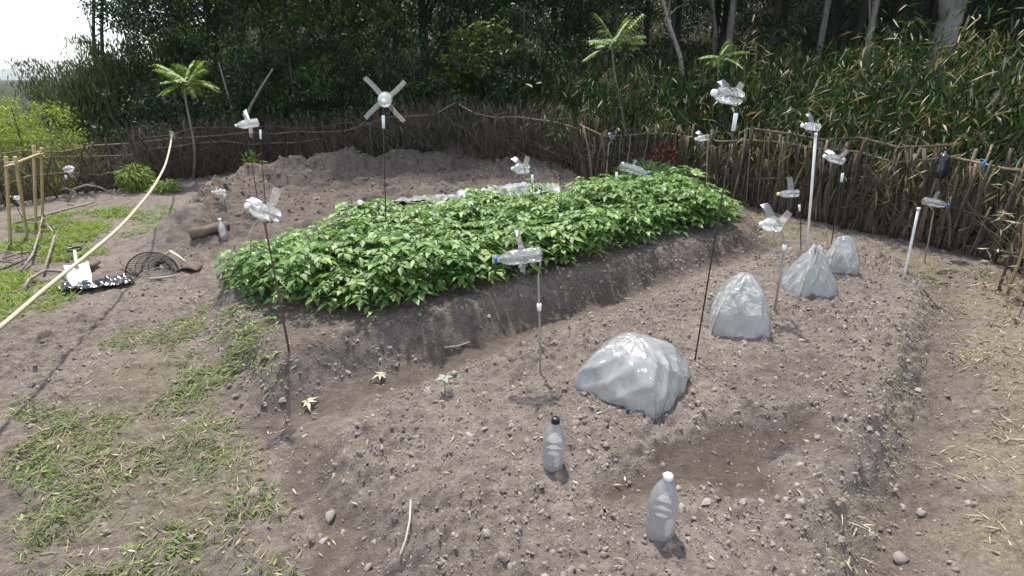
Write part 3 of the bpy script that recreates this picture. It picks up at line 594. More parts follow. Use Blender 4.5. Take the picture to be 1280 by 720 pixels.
# red shrub and small green plants along the fence
def smallbush(name, label, c, rad, n, ll, lw, mat, hang=.3, up=.0):
    c = np.array(c); root = thing(name, label, 'shrub', c); m = MB(); m2 = MB()
    w = unit(n)*rng.random((n, 1))**.5*np.array(rad); w[:, 2] += rad[2]; D = w-[0, 0, rad[2]]+rng.normal(0, .05, (n, 3)); D /= np.linalg.norm(D, axis=1)[:, None]+1e-6; D[:, 2] += up-hang
    m.leaves(w, D, unit(n)*.5+[0, 0, 1], ll*rng.uniform(.6, 1.2, n), lw, .25, .12, False); m.build('foliage', M[mat], root)
    for i in range(7): e = w[rng.integers(n)]; m2.tube(np.array([[0, 0, -.03], e*.5+[0, 0, .05], e]), [.008, .006, .003], 4)
    m2.build('stem', M['twig'], root); return root
g_ = at(826, 215, 8.2); smallbush('red_shrub', 'red leaved shrub growing through the fence right of centre', (g_[0], 8.15, h1(g_[0], 8.15)), (.24, .18, .42), 420, .07, .03, 'red')
g_ = G(172, 238); smallbush('fern', 'rounded light green fern clump against the fence at left', g_, (.26, .22, .20), 700, .11, .018, 'bright', .6)
g_ = G(207, 240); smallbush('weed_clump', 'low bright weed clump right of the light green fern', g_, (.22, .18, .09), 260, .09, .03, 'bright', .1)
g_ = at(315, 200, 9.6); smallbush('leafy_seedling', 'small bright leafy plant rising behind the dug soil crest', (g_[0], 9.6, h1(g_[0], 9.6)), (.16, .14, .20), 150, .13, .05, 'bright', .1)
g_ = at(808, 243, 6.6); smallbush('feathery_plant', 'dark feathery green plant at the back right of the potato bed', (g_[0], 6.75, h1(g_[0], 6.75)), (.42, .30, .24), 2600, .09, .008, 'carrot', .05)

# ------------------------------------------------------------------ potato plants
def potato_mesh(seed):
    r = np.random.default_rng(seed); st = MB(); lf = MB()
    for i in range(5):
        an = i*1.257+r.uniform(-.4, .4); sp = r.uniform(.06, .17); hh = r.uniform(.27, .42); u = np.linspace(0, 1, 6)
        p = np.stack([math.cos(an)*sp*u**.8, math.sin(an)*sp*u**.8, hh*u], 1); st.tube(p, np.linspace(.006, .003, 6), 4, False)
        for j in range(11):
            f = .22+.78*(j+r.random()*.5)/11; b = np.array([np.interp(f, u, p[:, c]) for c in range(3)]); a2 = j*2.4+r.uniform(-.4, .4)+an
            d = np.array([math.cos(a2), math.sin(a2), 0]); s_ = np.array([-d[1], d[0], 0]); Lr = r.uniform(.13, .20)*(1.1-.45*f); ri = r.uniform(.15, .55)*(.6+.5*f)
            w = np.array([.38, .38, .68, .68, .94, .94, 1.0]); sg = np.array([1, -1, 1, -1, 1, -1, 0])
            P = b+d*(w*Lr)[:, None]+np.array([0, 0, 1])*(Lr*(ri*w-.45*w**2))[:, None]
            D = d[None]*np.where(sg == 0, 1, .45)[:, None]+s_[None]*sg[:, None]; D[:, 2] += r.normal(-.12, .12, 7)
            Nn = np.stack([r.normal(0, .22, 7), r.normal(0, .22, 7), np.ones(7)], 1)
            lf.leaves(P, D, Nn, r.uniform(.062, .09, 7)*np.array([.75, .75, .95, .95, 1.05, 1.05, 1.25])*(1.1-.25*f), r.uniform(.033, .046, 7), r.uniform(.1, .35, 7), .16, True, .45)
            st.sticks(b[None], P[-1:], .0025, .0015)
    return st.mesh('stems', M['stem']), lf.mesh('foliage', M['potato'])
PM = [potato_mesh(500+i) for i in range(6)]
def plab(q):
    f = float(linesd(np.array([q[0]]), np.array([q[1]]), POT[1:7])[0]); b = float(linesd(np.array([q[0]]), np.array([q[1]]), POT[8:13])[0])
    if q[0] > 2.2: return 'small low potato plant at the right tip of the raised bed'
    if q[0] < -1.75: return 'leafy potato plant at the left end of the raised bed'
    if f < .34: return 'leafy potato plant in the front row facing the furrow'
    if b < .34: return 'leafy potato plant in the back row beside the bare soil'
    return 'leafy potato plant in the crowded middle of the raised bed'
dax = np.array([.80, .60]); nax = np.array([-.60, .80]); cen = np.mean(np.array(POT), 0); cnt = 0
for iu in range(-11, 12):
    for iv in range(-6, 7):
        q = cen+dax*(iu*.33+.16*(iv % 2))+nax*(iv*.345)+np.array([random.gauss(0, .035), random.gauss(0, .035)])
        sdv = float(polysd(np.array([q[0]]), np.array([q[1]]), POT)[0])
        if sdv < .10 or (q[0] < -1.2 and q[1] < 3.38) or random.random() < .03: continue
        if math.hypot(q[0]-g_[0], q[1]-6.75) < .35: continue
        root = thing('potato_plant', plab(q), 'plant', (*q, h1(*q)-.01), 'potato plants in the raised bed', random.uniform(0, 6.28))
        sc = random.uniform(.82, 1.16)*(.66 if q[0] > 2.2 else 1)*(.8 if sdv < .16 else 1); root.scale = (sc*1.08, sc*1.08, sc)
        a, b = PM[random.randrange(6)]; obj('stems', a, root); obj('foliage', b, root); cnt += 1
print('potato plants', cnt)

# ------------------------------------------------------------------ grass, weeds, straw, clods (uncountable)
def blades(name, label, cat, mat, polys, n, L, W, spread=.55, lean=.9, tuft=7, z=0., edge=-.1, nz=.5):
    ps = np.vstack([np.array(p) for p in polys]); x, y = scatter(n, (ps[:, 0].min()-.3, ps[:, 0].max()+.3), (max(ps[:, 1].min()-.3, .9), ps[:, 1].max()+.3),
        lambda x, y: (np.maximum.reduce([polysd(x, y, p) for p in polys])+(vn(x*3, y*3, 80)-.5)*.6 > edge) & (rng.random(len(x)) < ss(nz-.22, nz+.30, vn(x*4, y*4, 81)+.3*vn(x*15, y*15, 82))) & (np.abs(x) < 1.05*y+.2))
    k = len(x); x = np.repeat(x, tuft)+rng.normal(0, .025, k*tuft); y = np.repeat(y, tuft)+rng.normal(0, .025, k*tuft); k *= tuft
    an = rng.uniform(0, 6.28, k); D = np.stack([np.cos(an)*lean, np.sin(an)*lean, rng.uniform(.25, 1.2, k)*spread], 1)
    m = MB(); m.leaves(np.stack([x, y, H(x, y)-.004+z], 1), D, np.stack([np.cos(an)*-.3, np.sin(an)*-.3, np.ones(k)], 1), rng.uniform(.5, 1.3, k)*L, W*rng.uniform(.7, 1.3, k), rng.uniform(.1, .6, k), .1, False, .35)
    return tag(m.build(name, M[mat]), label, cat, kind='stuff')
blades('short_grass', 'patchy short grass and weeds on the path at lower left', 'grass', 'grass', [GRASS_A], 15000, .06, .0045, nz=.62)
blades('path_weeds', 'small bright weeds among the grass at lower left', 'weeds', 'lush', [GRASS_A], 3200, .035, .012, tuft=6, nz=.78)
blades('lush_grass', 'bright lush grass near the bamboo trestle at left', 'grass', 'lush', [GRASS_B, GRASS_C], 5200, .11, .010, spread=1.0, lean=.7, nz=.45)
blades('edge_grass', 'low green weeds on the dug earth at left', 'weeds', 'weed', [GRASS_D], 700, .08, .012, nz=.55)
blades('bed_corner_weeds', 'green weeds at the left corner of the potato bed', 'weeds', 'weed', [GRASS_E], 700, .045, .016, nz=.50)
blades('fence_foot_grass', 'sparse grass along the foot of the stake fence', 'grass', 'grass', [GRASS_F], 1700, .06, .008, nz=.55)
blades('verge_weeds', 'sparse weeds among straw right of the furrow', 'weeds', 'grass', [STRAW, GRASS_G], 3200, .04, .007, nz=.72)
blades('straw_litter', 'pale straw litter on the verge along the right edge', 'straw', 'straw', [STRAW], 9000, .075, .006, spread=.12, tuft=2, z=.006, nz=.55)
x, y = scatter(5200, (-3.2, 3.6), (1.0, 5.6), lambda x, y: (np.abs(x) < y+.2) & (polysd(x, y, POT) < .05) & (rng.random(len(x)) < .16+.5*(polysd(x, y, GRASS_A) > -.2)))
n = len(x); an = rng.uniform(0, 6.28, n); m = MB(); m.leaves(np.stack([x, y, H(x, y)+.007], 1), np.stack([np.cos(an), np.sin(an), rng.normal(0, .12, n)], 1), unit(n)*.25+[0, 0, 1], rng.uniform(.012, .065, n), rng.uniform(.003, .010, n), .05, .1, False)
tag(m.build('dry_bits', M['straw']), 'scattered dry bits of straw and leaf on the soil', 'litter', kind='stuff')

def ico():
    t = (1+5**.5)/2; v = np.array([(-1,t,0),(1,t,0),(-1,-t,0),(1,-t,0),(0,-1,t),(0,1,t),(0,-1,-t),(0,1,-t),(t,0,-1),(t,0,1),(-t,0,-1),(-t,0,1)], float); v /= np.linalg.norm(v[0])
    return v, np.array([(0,11,5),(0,5,1),(0,1,7),(0,7,10),(0,10,11),(1,5,9),(5,11,4),(11,10,2),(10,7,6),(7,1,8),(3,9,4),(3,4,2),(3,2,6),(3,6,8),(3,8,9),(4,9,5),(2,4,11),(6,2,10),(8,6,7),(9,8,1)])
IV, IF = ico()
def clodkeep(x, y):
    w, g, s = masks(x, y); e = np.exp(-((polysd(x, y, BED)/.16)**2)); e2 = np.exp(-(((polysd(x, y, POT)+.05)/.14)**2))
    return (np.abs(x) < 1.0*y+.15) & (polysd(x, y, GARDEN) > .15) & (rng.random(len(x)) < (.30+.45*(polysd(x, y, BED) > 0)+.5*e+.7*e2)*(1-.85*w*(e2 < .4))*(1-.8*g)*(.35+1.1*vn(x*2.5, y*2.5, 90)))
OV = np.array([[-1,-1,-.7],[1,-1,-.7],[1,1,-.7],[-1,1,-.7],[-.7,-.7,.8],[.7,-.7,.8],[.7,.7,.8],[-.7,.7,.8]])*.75
OF = np.array([[4,5,6],[4,6,7],[0,1,5],[0,5,4],[1,2,6],[1,6,5],[2,3,7],[2,7,6],[3,0,4],[3,4,7]])
def crumbs(x, y, sz, lift):
    n = len(x); V = (OV[None]+rng.normal(0, .30, (n, 8, 3)))*(sz[:, None]*rng.uniform(.6, 1.4, (n, 3)))[:, None, :]
    an = rng.uniform(0, 6.28, n); ca, sa = np.cos(an)[:, None], np.sin(an)[:, None]
    V = np.stack([V[..., 0]*ca-V[..., 1]*sa, V[..., 0]*sa+V[..., 1]*ca, V[..., 2]*.8], -1)+np.stack([x, y, H(x, y)+sz*lift], 1)[:, None, :]
    m = MB(); m.add(V.reshape(-1, 3), (OF[None]+np.arange(n)[:, None, None]*8).reshape(-1, 3)); return m
x, y = scatter(130000, (-3.4, 4.4), (1.0, 6.4), clodkeep); n = len(x); m = crumbs(x, y, np.clip(.0030*(1-rng.random(n))**-.42, .0028, .014), .25); print('clods', n)
tag(m.build('soil_clods', M['clod'], None, False), 'crumbly clods of dry earth strewn over the beds', 'clods', kind='stuff')
x, y = scatter(5000, (-7, 2.0), (6.2, 10.5), lambda x, y: polysd(x, y, FIELD) > -.3); n = len(x); sz = np.clip(.010*(1-rng.random(n))**-.5, .008, .04)
m = crumbs(x, y, sz, .1)
M['darkclod'] = leafmat('dark_clod', [(0, (.12, .096, .082)), (1, (.24, .2, .175))], 0, .95, .1)
tag(m.build('field_clods', M['darkclod'], None, False), 'dark clods on the freshly dug soil at the back', 'clods', kind='stuff')
# ------------------------------------------------------------------ bottles
def bottle_prof(L, R, closed=True):
    p = [(.0, 0.), (R*.55, .0), (R*.86, L*.012), (R*.97, L*.05), (R, L*.09), (R, L*.14), (R*.92, L*.18), (R, L*.22), (R, L*.26), (R*.92, L*.30), (R, L*.34), (R, L*.38), (R*.93, L*.42), (R, L*.47), (R*.99, L*.60), (R*.93, L*.68), (R*.78, L*.77), (R*.56, L*.855), (R*.36, L*.91), (.0155, L*.935), (.0150, L*.955)]
    return p if closed else p[2:]
def cap_prof(L): return [(0, L+.004), (.0135, L+.0035), (.0165, L), (.0168, L*.945), (.0150, L*.945)]
def ground_bottle(label, px, py, L, R, cap, mat='petm', ring=None, sink=.03, tilt=(.03, .02), cut=.08):
    g = G(px, py); root = thing('plastic_bottle', label, 'bottle', g-[0, 0, sink]); root.rotation_euler = (*tilt, random.uniform(0, 6))
    m = MB(); m.lathe(bottle_prof(L, R)[2:], 28); m.build('body', M[mat], root)
    c = m = MB(); m.lathe(cap_prof(L), 18); c = m.build('cap', M[cap], root)
    if ring: m = MB(); m.lathe([(.0175, L*.925), (.0185, L*.935), (.0175, L*.945)], 18); m.build('neck_ring', M[ring], root)
ground_bottle('tall clear bottle with white cap standing in the bed, nearest the camera', 823, 664, .285, .052, 'capwhite')
ground_bottle('clear rounded bottle with dark cap beside the hollow in the bed', 690, 582, .262, .047, 'capblack', ring='capblack')
ground_bottle('pale bottle standing at the left end of the potato bed', 281, 300, .25, .042, 'capwhite', 'petm')

def pinwheel(label, base, center, axis, L, R, rodtop=None, cap='capwhite', fins=3, finl=.11, finw=.045, rod='steel', rr=.0045, sleeve=(.02, .09), sr=.011, phase=0., whiteness='pet', sweep=.35, bend=True, pitch=.75):
    """bottle windmill turning on a bent rod; axis points at the cap"""
    base = np.array(base, float); center = np.array(center, float); ax = np.array(axis, float); ax /= np.linalg.norm(ax)
    root = thing('bottle_pinwheel', label, 'pinwheel', base)
    tail = center-ax*L*.5; rt = np.array(rodtop, float) if rodtop is not None else np.array([tail[0]-ax[0]*.02, tail[1]-ax[1]*.02, tail[2]-.05])
    if bend:
        pts = [base-[0, 0, .08], base+(rt-base)*.5, rt, rt+(tail-rt)*.5+[0, 0, .006], tail, center]
    else: pts = [base-[0, 0, .08], base+(rt-base)*.5, rt]
    m = MB(); m.tube(np.array(pts)-base, rr, 6); m.build('rod', M[rod], root)
    d = (rt-base); ln = np.linalg.norm(d); d /= ln
    if sleeve:
        a = rt-d*sleeve[0]-base; m = MB(); m.tube(np.array([a-d*sleeve[1], a]), sr, 8); m.build('sleeve', M['sleeve'], root)
    Mx = xf(ax, center-ax*L*.5-base); m = MB(); m.lathe(bottle_prof(L, R), 18, Mx); b = m.build('bottle', M[whiteness], root)
    m = MB(); m.lathe(cap_prof(L), 12, Mx); m.build('cap', M[cap], b)
    B = np.array(basis(ax))
    for i in range(fins):
        a = phase+i*2*math.pi/fins; rad = B[:, 0]*math.cos(a)+B[:, 1]*math.sin(a); tan = -B[:, 0]*math.sin(a)+B[:, 1]*math.cos(a)
        u = np.linspace(0, 1, 5); V = []
        for k in u:
            c = (center-base)-ax*L*.08+rad*(R*.97+finl*k*math.cos(sweep*k))+tan*(finl*math.sin(sweep*k)*k)+ax*.012*k
            wd = ax*math.cos(pitch)+(tan*math.cos(sweep*k)-rad*math.sin(sweep*k))*math.sin(pitch); V += [c-wd*finw*(.5-.04*k), c-ax*.006, c+wd*finw*(.5-.04*k)]
        m = MB(); m.grid(np.array(V), 3, 5); m.build('fin', M['fin'], b)
def onrod(px, py, pb):                       # a point over survey point, in the rod's own plane
    return at(px, py, pb[1])
def gnd(px, Y):
    x = at(px, 250, Y)[0]; return np.array([x, Y, h1(x, Y)])
# pinwheels, near to far
b = G(868, 452); pinwheel('pinwheel bottle on the long dark leaning rod between two plastic covers', b, onrod(908, 119, b), (-.8, -.55, .12), .21, .041, onrod(921, 136, b), 'capwhite', 4, .05, .035, sleeve=(.02, .085), sr=.011, phase=.5)
b = G(676, 466); pinwheel('blue capped clear bottle lying level above the furrow, nearest the camera', b, onrod(648, 321, b), (-1, -.05, -.12), .25, .042, onrod(673, 345, b), 'capblue', 3, .10, .04, 'greystick', .0055, sleeve=(.16, .04), sr=.012, phase=1.5)
b = G(362, 440); pinwheel('white pinwheel bottle on a brown stick at the left front of the potatoes', b, onrod(328, 264, b), (-.35, -.75, .45), .20, .043, onrod(331, 280, b), 'capwhite', 4, .10, .045, 'rust', .0065, sleeve=None, phase=.9, whiteness='petm')
b = gnd(477, 4.3); pinwheel('four bladed bottle pinwheel facing the camera on a tall dark rod', b, onrod(481, 125, b), (.12, -.98, -.1), .16, .052, onrod(479, 139, b), 'capwhite', 4, .155, .038, sleeve=(.03, .095), sr=.012, phase=-.95, sweep=.1, whiteness='petm', pitch=1.35)
b = G(968, 391); pinwheel('finned bottle hanging over the pale stake beside the covers', b, onrod(963, 281, b), (-.93, -.3, .15), .16, .045, onrod(981, 306, b), 'capwhite', 4, .12, .05, 'greystick', .008, sleeve=(.0, .04), sr=.012, phase=.5, whiteness='petm')
b = gnd(1003, 5.0); b = np.array([at(1000, 330, 5.0)[0], 5.0, h1(at(1000, 330, 5.0)[0], 5.0)]); pinwheel('small bottle with yellow cap level before the fence left of the white pole', b, onrod(985, 242, b), (-1, -.2, .0), .215, .036, onrod(999, 256, b), 'capyellow', 2, .12, .05, sleeve=(.0, .06), sr=.010, phase=-1.6)
b = G(1036, 326); pinwheel('clear bottle with white cap on dark rod just right of the white pole', b, onrod(1042, 198, b), (-.95, -.2, .22), .20, .036, onrod(1055, 206, b), 'capwhite', 3, .10, .04, sleeve=(.07, .075), sr=.011, phase=.4)
b = G(1008, 322); pinwheel('small bottle on top of the tall white pole before the fence', b, onrod(1013, 158, b), (-.95, -.2, .1), .17, .034, onrod(1020, 166, b), 'capwhite', 2, .09, .035, 'whitepole', .0105, sleeve=(.0, .03), sr=.014, phase=-1.2, bend=False)
b = gnd(1160, 5.1); b = np.array([at(1161, 312, 4.95)[0], 4.95, 0]); b[2] = h1(b[0], b[1]); pinwheel('blue capped bottle on grey rod next to the right fence', b, onrod(1170, 254, b), (1, -.1, -.18), .235, .038, onrod(1167, 264, b), 'capblue', 2, .07, .03, 'greystick', .006, sleeve=None, phase=1.1)
b = gnd(668, 5.3); pinwheel('stubby finned bottle over the middle of the potato bed', b, onrod(650, 211, b), (-.75, -.6, .1), .20, .05, onrod(665, 217, b), 'capwhite', 4, .11, .05, sleeve=(.01, .09), sr=.012, phase=.7)
b = gnd(770, 5.6); pinwheel('long clear blue capped bottle slanting over the back of the potatoes', b, onrod(793, 212, b), (.93, -.2, -.24), .31, .045, onrod(771, 214, b), 'capblue', 2, .06, .04, sleeve=(.01, .09), sr=.012, phase=1.3)
b = gnd(884, 7.4); pinwheel('small pinwheel bottle against the fence right of the red shrub', b, onrod(877, 173, b), (-.9, -.3, -.1), .19, .04, onrod(884, 180, b), 'capwhite', 3, .10, .05, 'greystick', .006, sleeve=None, phase=.2, whiteness='petm')
b = gnd(756, 8.7); pinwheel('small white pinwheel on a leaning stick at the fence centre', b, onrod(764, 170, b), (-.5, -.6, .5), .16, .038, onrod(761, 180, b), 'capwhite', 3, .12, .05, 'greystick', .010, sleeve=None, phase=.9, whiteness='petm')
b = gnd(330, 6.9); pinwheel('large white finned pinwheel bottle before the brush fence at left', b, onrod(309, 155, b), (-.9, -.35, -.12), .27, .052, onrod(325, 158, b), 'capwhite', 4, .15, .06, sleeve=(.04, .11), sr=.014, phase=.4, whiteness='petm')
b = gnd(290, 7.2); b = G(281, 256); pinwheel('low white pinwheel on the dug soil at the far left of the field', b, onrod(274, 240, b), (-.95, -.2, .0), .15, .032, onrod(281, 241, b), 'capwhite', 3, .08, .04, sleeve=(.0, .07), sr=.012, phase=.4, whiteness='petm')
b = gnd(88, 8.0); pinwheel('white pinwheel bottle by the low fence right of the trestle', b, onrod(87, 211, b), (.9, -.3, .15), .17, .05, onrod(82, 219, b), 'capwhite', 3, .09, .05, sleeve=(.0, .06), sr=.013, phase=.4, whiteness='petm')
b = gnd(22, 6.3); pinwheel('small white pinwheel between the legs of the bamboo trestle', b, onrod(22, 247, b), (.9, -.3, .1), .11, .024, onrod(18, 252, b), 'capwhite', 3, .07, .04, sleeve=None, phase=.4, whiteness='petm')

# stakes and poles standing free
def pole(name, label, b, t, r, mat, cat='stake', n=5, bow=.0, capm=None):
    b = np.array(b); t = np.array(t); root = thing(name, label, cat, b); u = np.linspace(0, 1, n)[:, None]
    m = MB(); m.tube((t-b)*u+np.array([bow, 0, 0])*np.sin(u*math.pi)-np.array([0, 0, .06])*(1-u), r, 8); m.build('shaft', M[mat], root)
    m = MB(); e = t-b; m.tube(np.array([e-[0, 0, .004], e+[0, 0, .016]]), r*1.35, 8); m.build('end_cap', M[capm or mat], root)
b = G(1130, 348); pole('white_pole', 'short white pole leaning right before the right fence', b, at(1148, 262, b[1]), .0095, 'whitepole', 'pole')
b = gnd(322, 6.8); pole('thin_rod', 'thin dark rod standing in the dug soil at left', b, at(311, 182, 6.8), .005, 'steel', 'rod')

# ------------------------------------------------------------------ plastic plant covers
def cover(label, px, py, wid, hgt, rot, power, seedh, topflat=.1, crown=0):
    g = G(px, py); root = thing('plant_cover', label, 'plant cover', g, 'clear plastic covers over seedlings'); root.rotation_euler = (0, 0, rot); r = np.random.default_rng(int(px))
    nu, nv = 144, 34; th = np.arange(nu)*2*math.pi/nu; V = []
    gth = np.array([h1(g[0]+wid*.7*math.cos(a+rot), g[1]+wid*.7*math.sin(a+rot)) for a in th[::12]]); gth = np.interp(th, np.append(th[::12], 2*math.pi), np.append(gth, gth[0]))-g[2]
    sq = 1/np.maximum(np.abs(np.cos(th))**1.12+np.abs(np.sin(th))**1.12, 1e-6)**(1/1.12)      # near square plan, corners on the hoops
    ph = r.uniform(0, 6.28, 5)
    for j in range(nv):
        s = j/(nv-1); rad = wid*.5*1.18*(1-s**power)**(1/power)*(1-topflat)+wid*.5*topflat*(1-s)**.4 if s < 1 else 0
        z = s*hgt; fold = (np.sin(th*9+ph[0]+3*s)*.5+np.sin(th*17+ph[1]-5*s)*.35+np.sin(th*31+ph[2])*.3)*.011*wid*(.35+.65*(1-s))*(1 if s < 1 else 0)+(np.abs(np.sin(th*3+ph[3]+s*5))**3+np.abs(np.sin(th*5+ph[4]-s*7))**4)*.018*wid*np.sin(s*math.pi)**.5
        droop = -.035*hgt*np.abs(np.sin(2*th))**.7*np.sin(s*math.pi)
        rr = rad*(sq*(1-.25*s)+.25*s*.9)+fold+droop*.8
        base = (1-s)**3*(gth-.012)
        V.append(np.stack([rr*np.cos(th), rr*np.sin(th), z+base+(np.sin(th*5+ph[3]+s*9)*.5+np.sin(th*11+ph[4]-s*14)*.5)*.012*hgt*(s > 0)+crown*.03*np.sin(th*7)*(s > .9)*(s < 1)], 1))
    m = MB(); m.grid(np.vstack(V), nu, nv, True); m.build('film', M['film'], root)
    for a in (0, math.pi/2):
        u = np.linspace(-1, 1, 21); q = np.abs(u); zz = (1-q**(power*1.05))**(1/power)*hgt*.985; x = u*wid*.585
        p = np.stack([x*math.cos(a), x*math.sin(a), np.maximum(zz, -.04)-.012], 1); m = MB(); m.tube(p, .0042, 6); m.build('hoop', M['greystick'], root)
    # seedling under the film
    s = thing('seedling', {0: 'green seedling under the wide low plastic cover nearest the camera', 1: 'green seedling under the pointed cover beside the dark rod', 2: 'green seedling under the third plastic cover', 3: 'green seedling under the smallest farthest plastic cover'}[seedh[1]], 'seedling', g)
    n = 60; h_ = seedh[0]; m = MB(); P = np.stack([rng.normal(0, .022, n), rng.normal(0, .022, n), rng.uniform(.15, .9, n)*h_*.8], 1); D = np.stack([P[:, 0], P[:, 1], np.zeros(n)], 1)+rng.normal(0, .04, (n, 3))
    m.leaves(P, D, unit(n)*.3+[0, 0, 1], rng.uniform(.04, .07, n), rng.uniform(.025, .045, n), .25, .12); m.build('foliage', M['weed'], s)
    m = MB(); m.tube(np.array([[0, 0, -.02], [.01, 0, h_*.5], [0, .01, h_*.9]]), [.005, .004, .003], 5); m.build('stem', M['stem'], s)
cover('wide low dome of clear plastic over a seedling, nearest the camera', 791, 480, .56, .28, math.radians(8), 1.9, (.17, 0))
cover('pointed clear plastic cover beside the long dark rod', 922, 408, .42, .36, math.radians(30), 1.6, (.2, 1), .22)
cover('slumped clear plastic cover with crumpled top, third from the camera', 1009, 362, .37, .33, math.radians(50), 1.25, (.2, 2), .14, 1)
cover('smallest rounded plastic cover, farthest from the camera', 1049, 338, .27, .30, math.radians(30), 1.9, (.18, 3), .2)

# ------------------------------------------------------------------ things at the left
g = G(30, 300); root = thing('bamboo_trestle', 'tan bamboo trestle of two tall leg pairs and crossbar at left edge', 'trestle', g)
YL, YR = 5.75, 6.55
LT, RT = at(15, 205, YL), at(49, 192, YR)
def gp(px, Y): x = at(px, 290, Y)[0]; return np.array([x, Y, h1(x, Y)-.05])
for p0_, p1_ in ((gp(6, 5.65), LT+[-.02, -.02, .08]), (gp(31, 5.95), LT+[.03, .03, .07]), (gp(46, 6.4), RT+[-.01, -.03, .10]), (gp(58, 6.85), RT+[.02, .03, .06])):
    u = np.linspace(0, 1, 9)[:, None]; m = MB(); m.tube((p1_-p0_)*u+p0_-g, np.where(np.arange(9) % 2, .0155, .017), 8); m.build('leg', M['bamboo'], root)
m = MB(); d = (RT-LT)/np.linalg.norm(RT-LT); u = np.linspace(0, 1, 8)[:, None]; m.tube(LT-d*.12+u*(RT-LT+d*.24)-g+[0, -.036, -.01], .0155, 8); m.build('crossbar', M['bamboo'], root)
for p in (LT, RT):
    m = MB(); a = np.linspace(0, 12.5, 26); m.tube(np.stack([.045*np.cos(a), .05*np.sin(a)-.01, np.linspace(-.03, .03, 26)], 1)+p-g, .005, 4, False); m.build('lashing', M['rope'], root)

# rope sagging across the left corner
K = [(-140, 505, 1.75), (-60, 450, 2.1), (0, 410, 2.5), (50, 366, 2.95), (100, 326, 3.55), (150, 285, 4.4), (190, 238, 5.7), (207, 207, 7.0), (213, 182, 8.3), (215, 168, 9.05)]
kp = np.array([at(*k) for k in K]); u = np.linspace(0, len(K)-1, 90); P = np.stack([np.interp(u, np.arange(len(K)), kp[:, c]) for c in range(3)], 1)
for _ in range(12): P[1:-1] = (P[:-2]+2*P[1:-1]+P[2:])/4
root = thing('rope', 'pale thick rope sagging from the fence across the left corner', 'rope', P[-1])
m = MB()
for ph in (0, 2.1, 4.2):
    Q = P[np.linspace(0, 89, 600).astype(int)]*0+np.stack([np.interp(np.linspace(0, 89, 600), np.arange(90), P[:, c]) for c in range(3)], 1)
    a = np.linspace(0, 640, 600)+ph; m.tube(Q+np.stack([np.cos(a)*.0055, np.sin(a)*0, np.sin(a)*.0055], 1)-P[-1], .0085, 5, False)
m.build('strands', M['rope'], root)
m = MB(); a = np.linspace(0, 18, 40); m.tube(np.stack([.03*np.cos(a), .03*np.sin(a), np.linspace(-.04, .05, 40)], 1), .009, 5); m.build('knot', M['rope'], root)

# spade lying with its blade to the front
bt = G(104, 362); hd = G(97, 326); bt[2] += .035; hd[2] += .10; d = (hd-bt); Ls = np.linalg.norm(d); d /= Ls
root = thing('spade', 'spade with pale blade and handle lying behind the black sheet', 'spade', bt)
sd2 = np.cross(d, [0, 0, 1]); sd2 /= np.linalg.norm(sd2); up = np.cross(sd2, d); V = []
tilt = up*.55+d*.83
for j in range(7):
    s = j/6
    for i in range(7):
        w = (i/6-.5)*2; hw = .085*(1 if s > .3 else .80+.2*s/.3); V.append(sd2*w*hw+tilt*(s*.24-.03*(1-abs(w)**2)*(s < .2))+up*(.018*w*w-.01))
m = MB(); m.grid(np.array(V), 7, 7); o = m.build('blade', M['blade'], root); md = o.modifiers.new('t', 'SOLIDIFY'); md.thickness = .003
p0_ = tilt*.2+up*.004; m = MB(); m.tube(np.array([p0_, p0_+(d*Ls-p0_)*.5, d*Ls]), [.016, .015, .014], 8); m.build('shaft', M['handle'], root)
hb = d*Ls; m = MB(); m.tube(np.array([hb, hb+d*.03+sd2*.05, hb+d*.11+sd2*.055, hb+d*.12, hb+d*.11-sd2*.055, hb+d*.03-sd2*.05, hb]), .011, 6); m.build('grip', M['capblack'], root)
# black plastic sheet
def sheet(name, label, cat, corners, nu, nv, wr, mat, lift=.02, seed=5):
    c = [np.array(q) for q in corners]; V = []
    for j in range(nv):
        for i in range(nu):
            a, b = i/(nu-1), j/(nv-1); p = (c[0]*(1-a)+c[1]*a)*(1-b)+(c[3]*(1-a)+c[2]*a)*b
            x = p[0]+(vn(a*6, b*3, seed)-.5)*.06; y = p[1]+(vn(a*5, b*3, seed+1)-.5)*.10
            V.append([x, y, lift+wr*abs(float(vn(x*9, y*14, seed+2))-.4)+wr*.16*float(vn(x*30, y*30, seed+3))])
    V = np.array(V); V[:, 2] += H(V[:, 0], V[:, 1])
    m = MB(); m.grid(V, nu, nv); o = m.build(name, M[mat]); return tag(o, label, cat)
gb = [G(*q) for q in ((78, 372), (170, 357), (168, 349), (82, 360))]
sheet('black_plastic_sheet', 'crumpled shiny black plastic sheet in front of the spade', 'plastic sheet', gb, 70, 18, .075, 'blackfilm')
gm = [gz(*q, .2) for q in ((425, 258), (700, 236), (700, 227), (425, 249))]; gm = [np.array([*q, 0]) for q in gm]
sheet('mulch_film', 'shiny silver and dark mulch film strip lying behind the potato plants', 'plastic sheet', gm, 120, 10, .04, 'mulch', .05, 9)
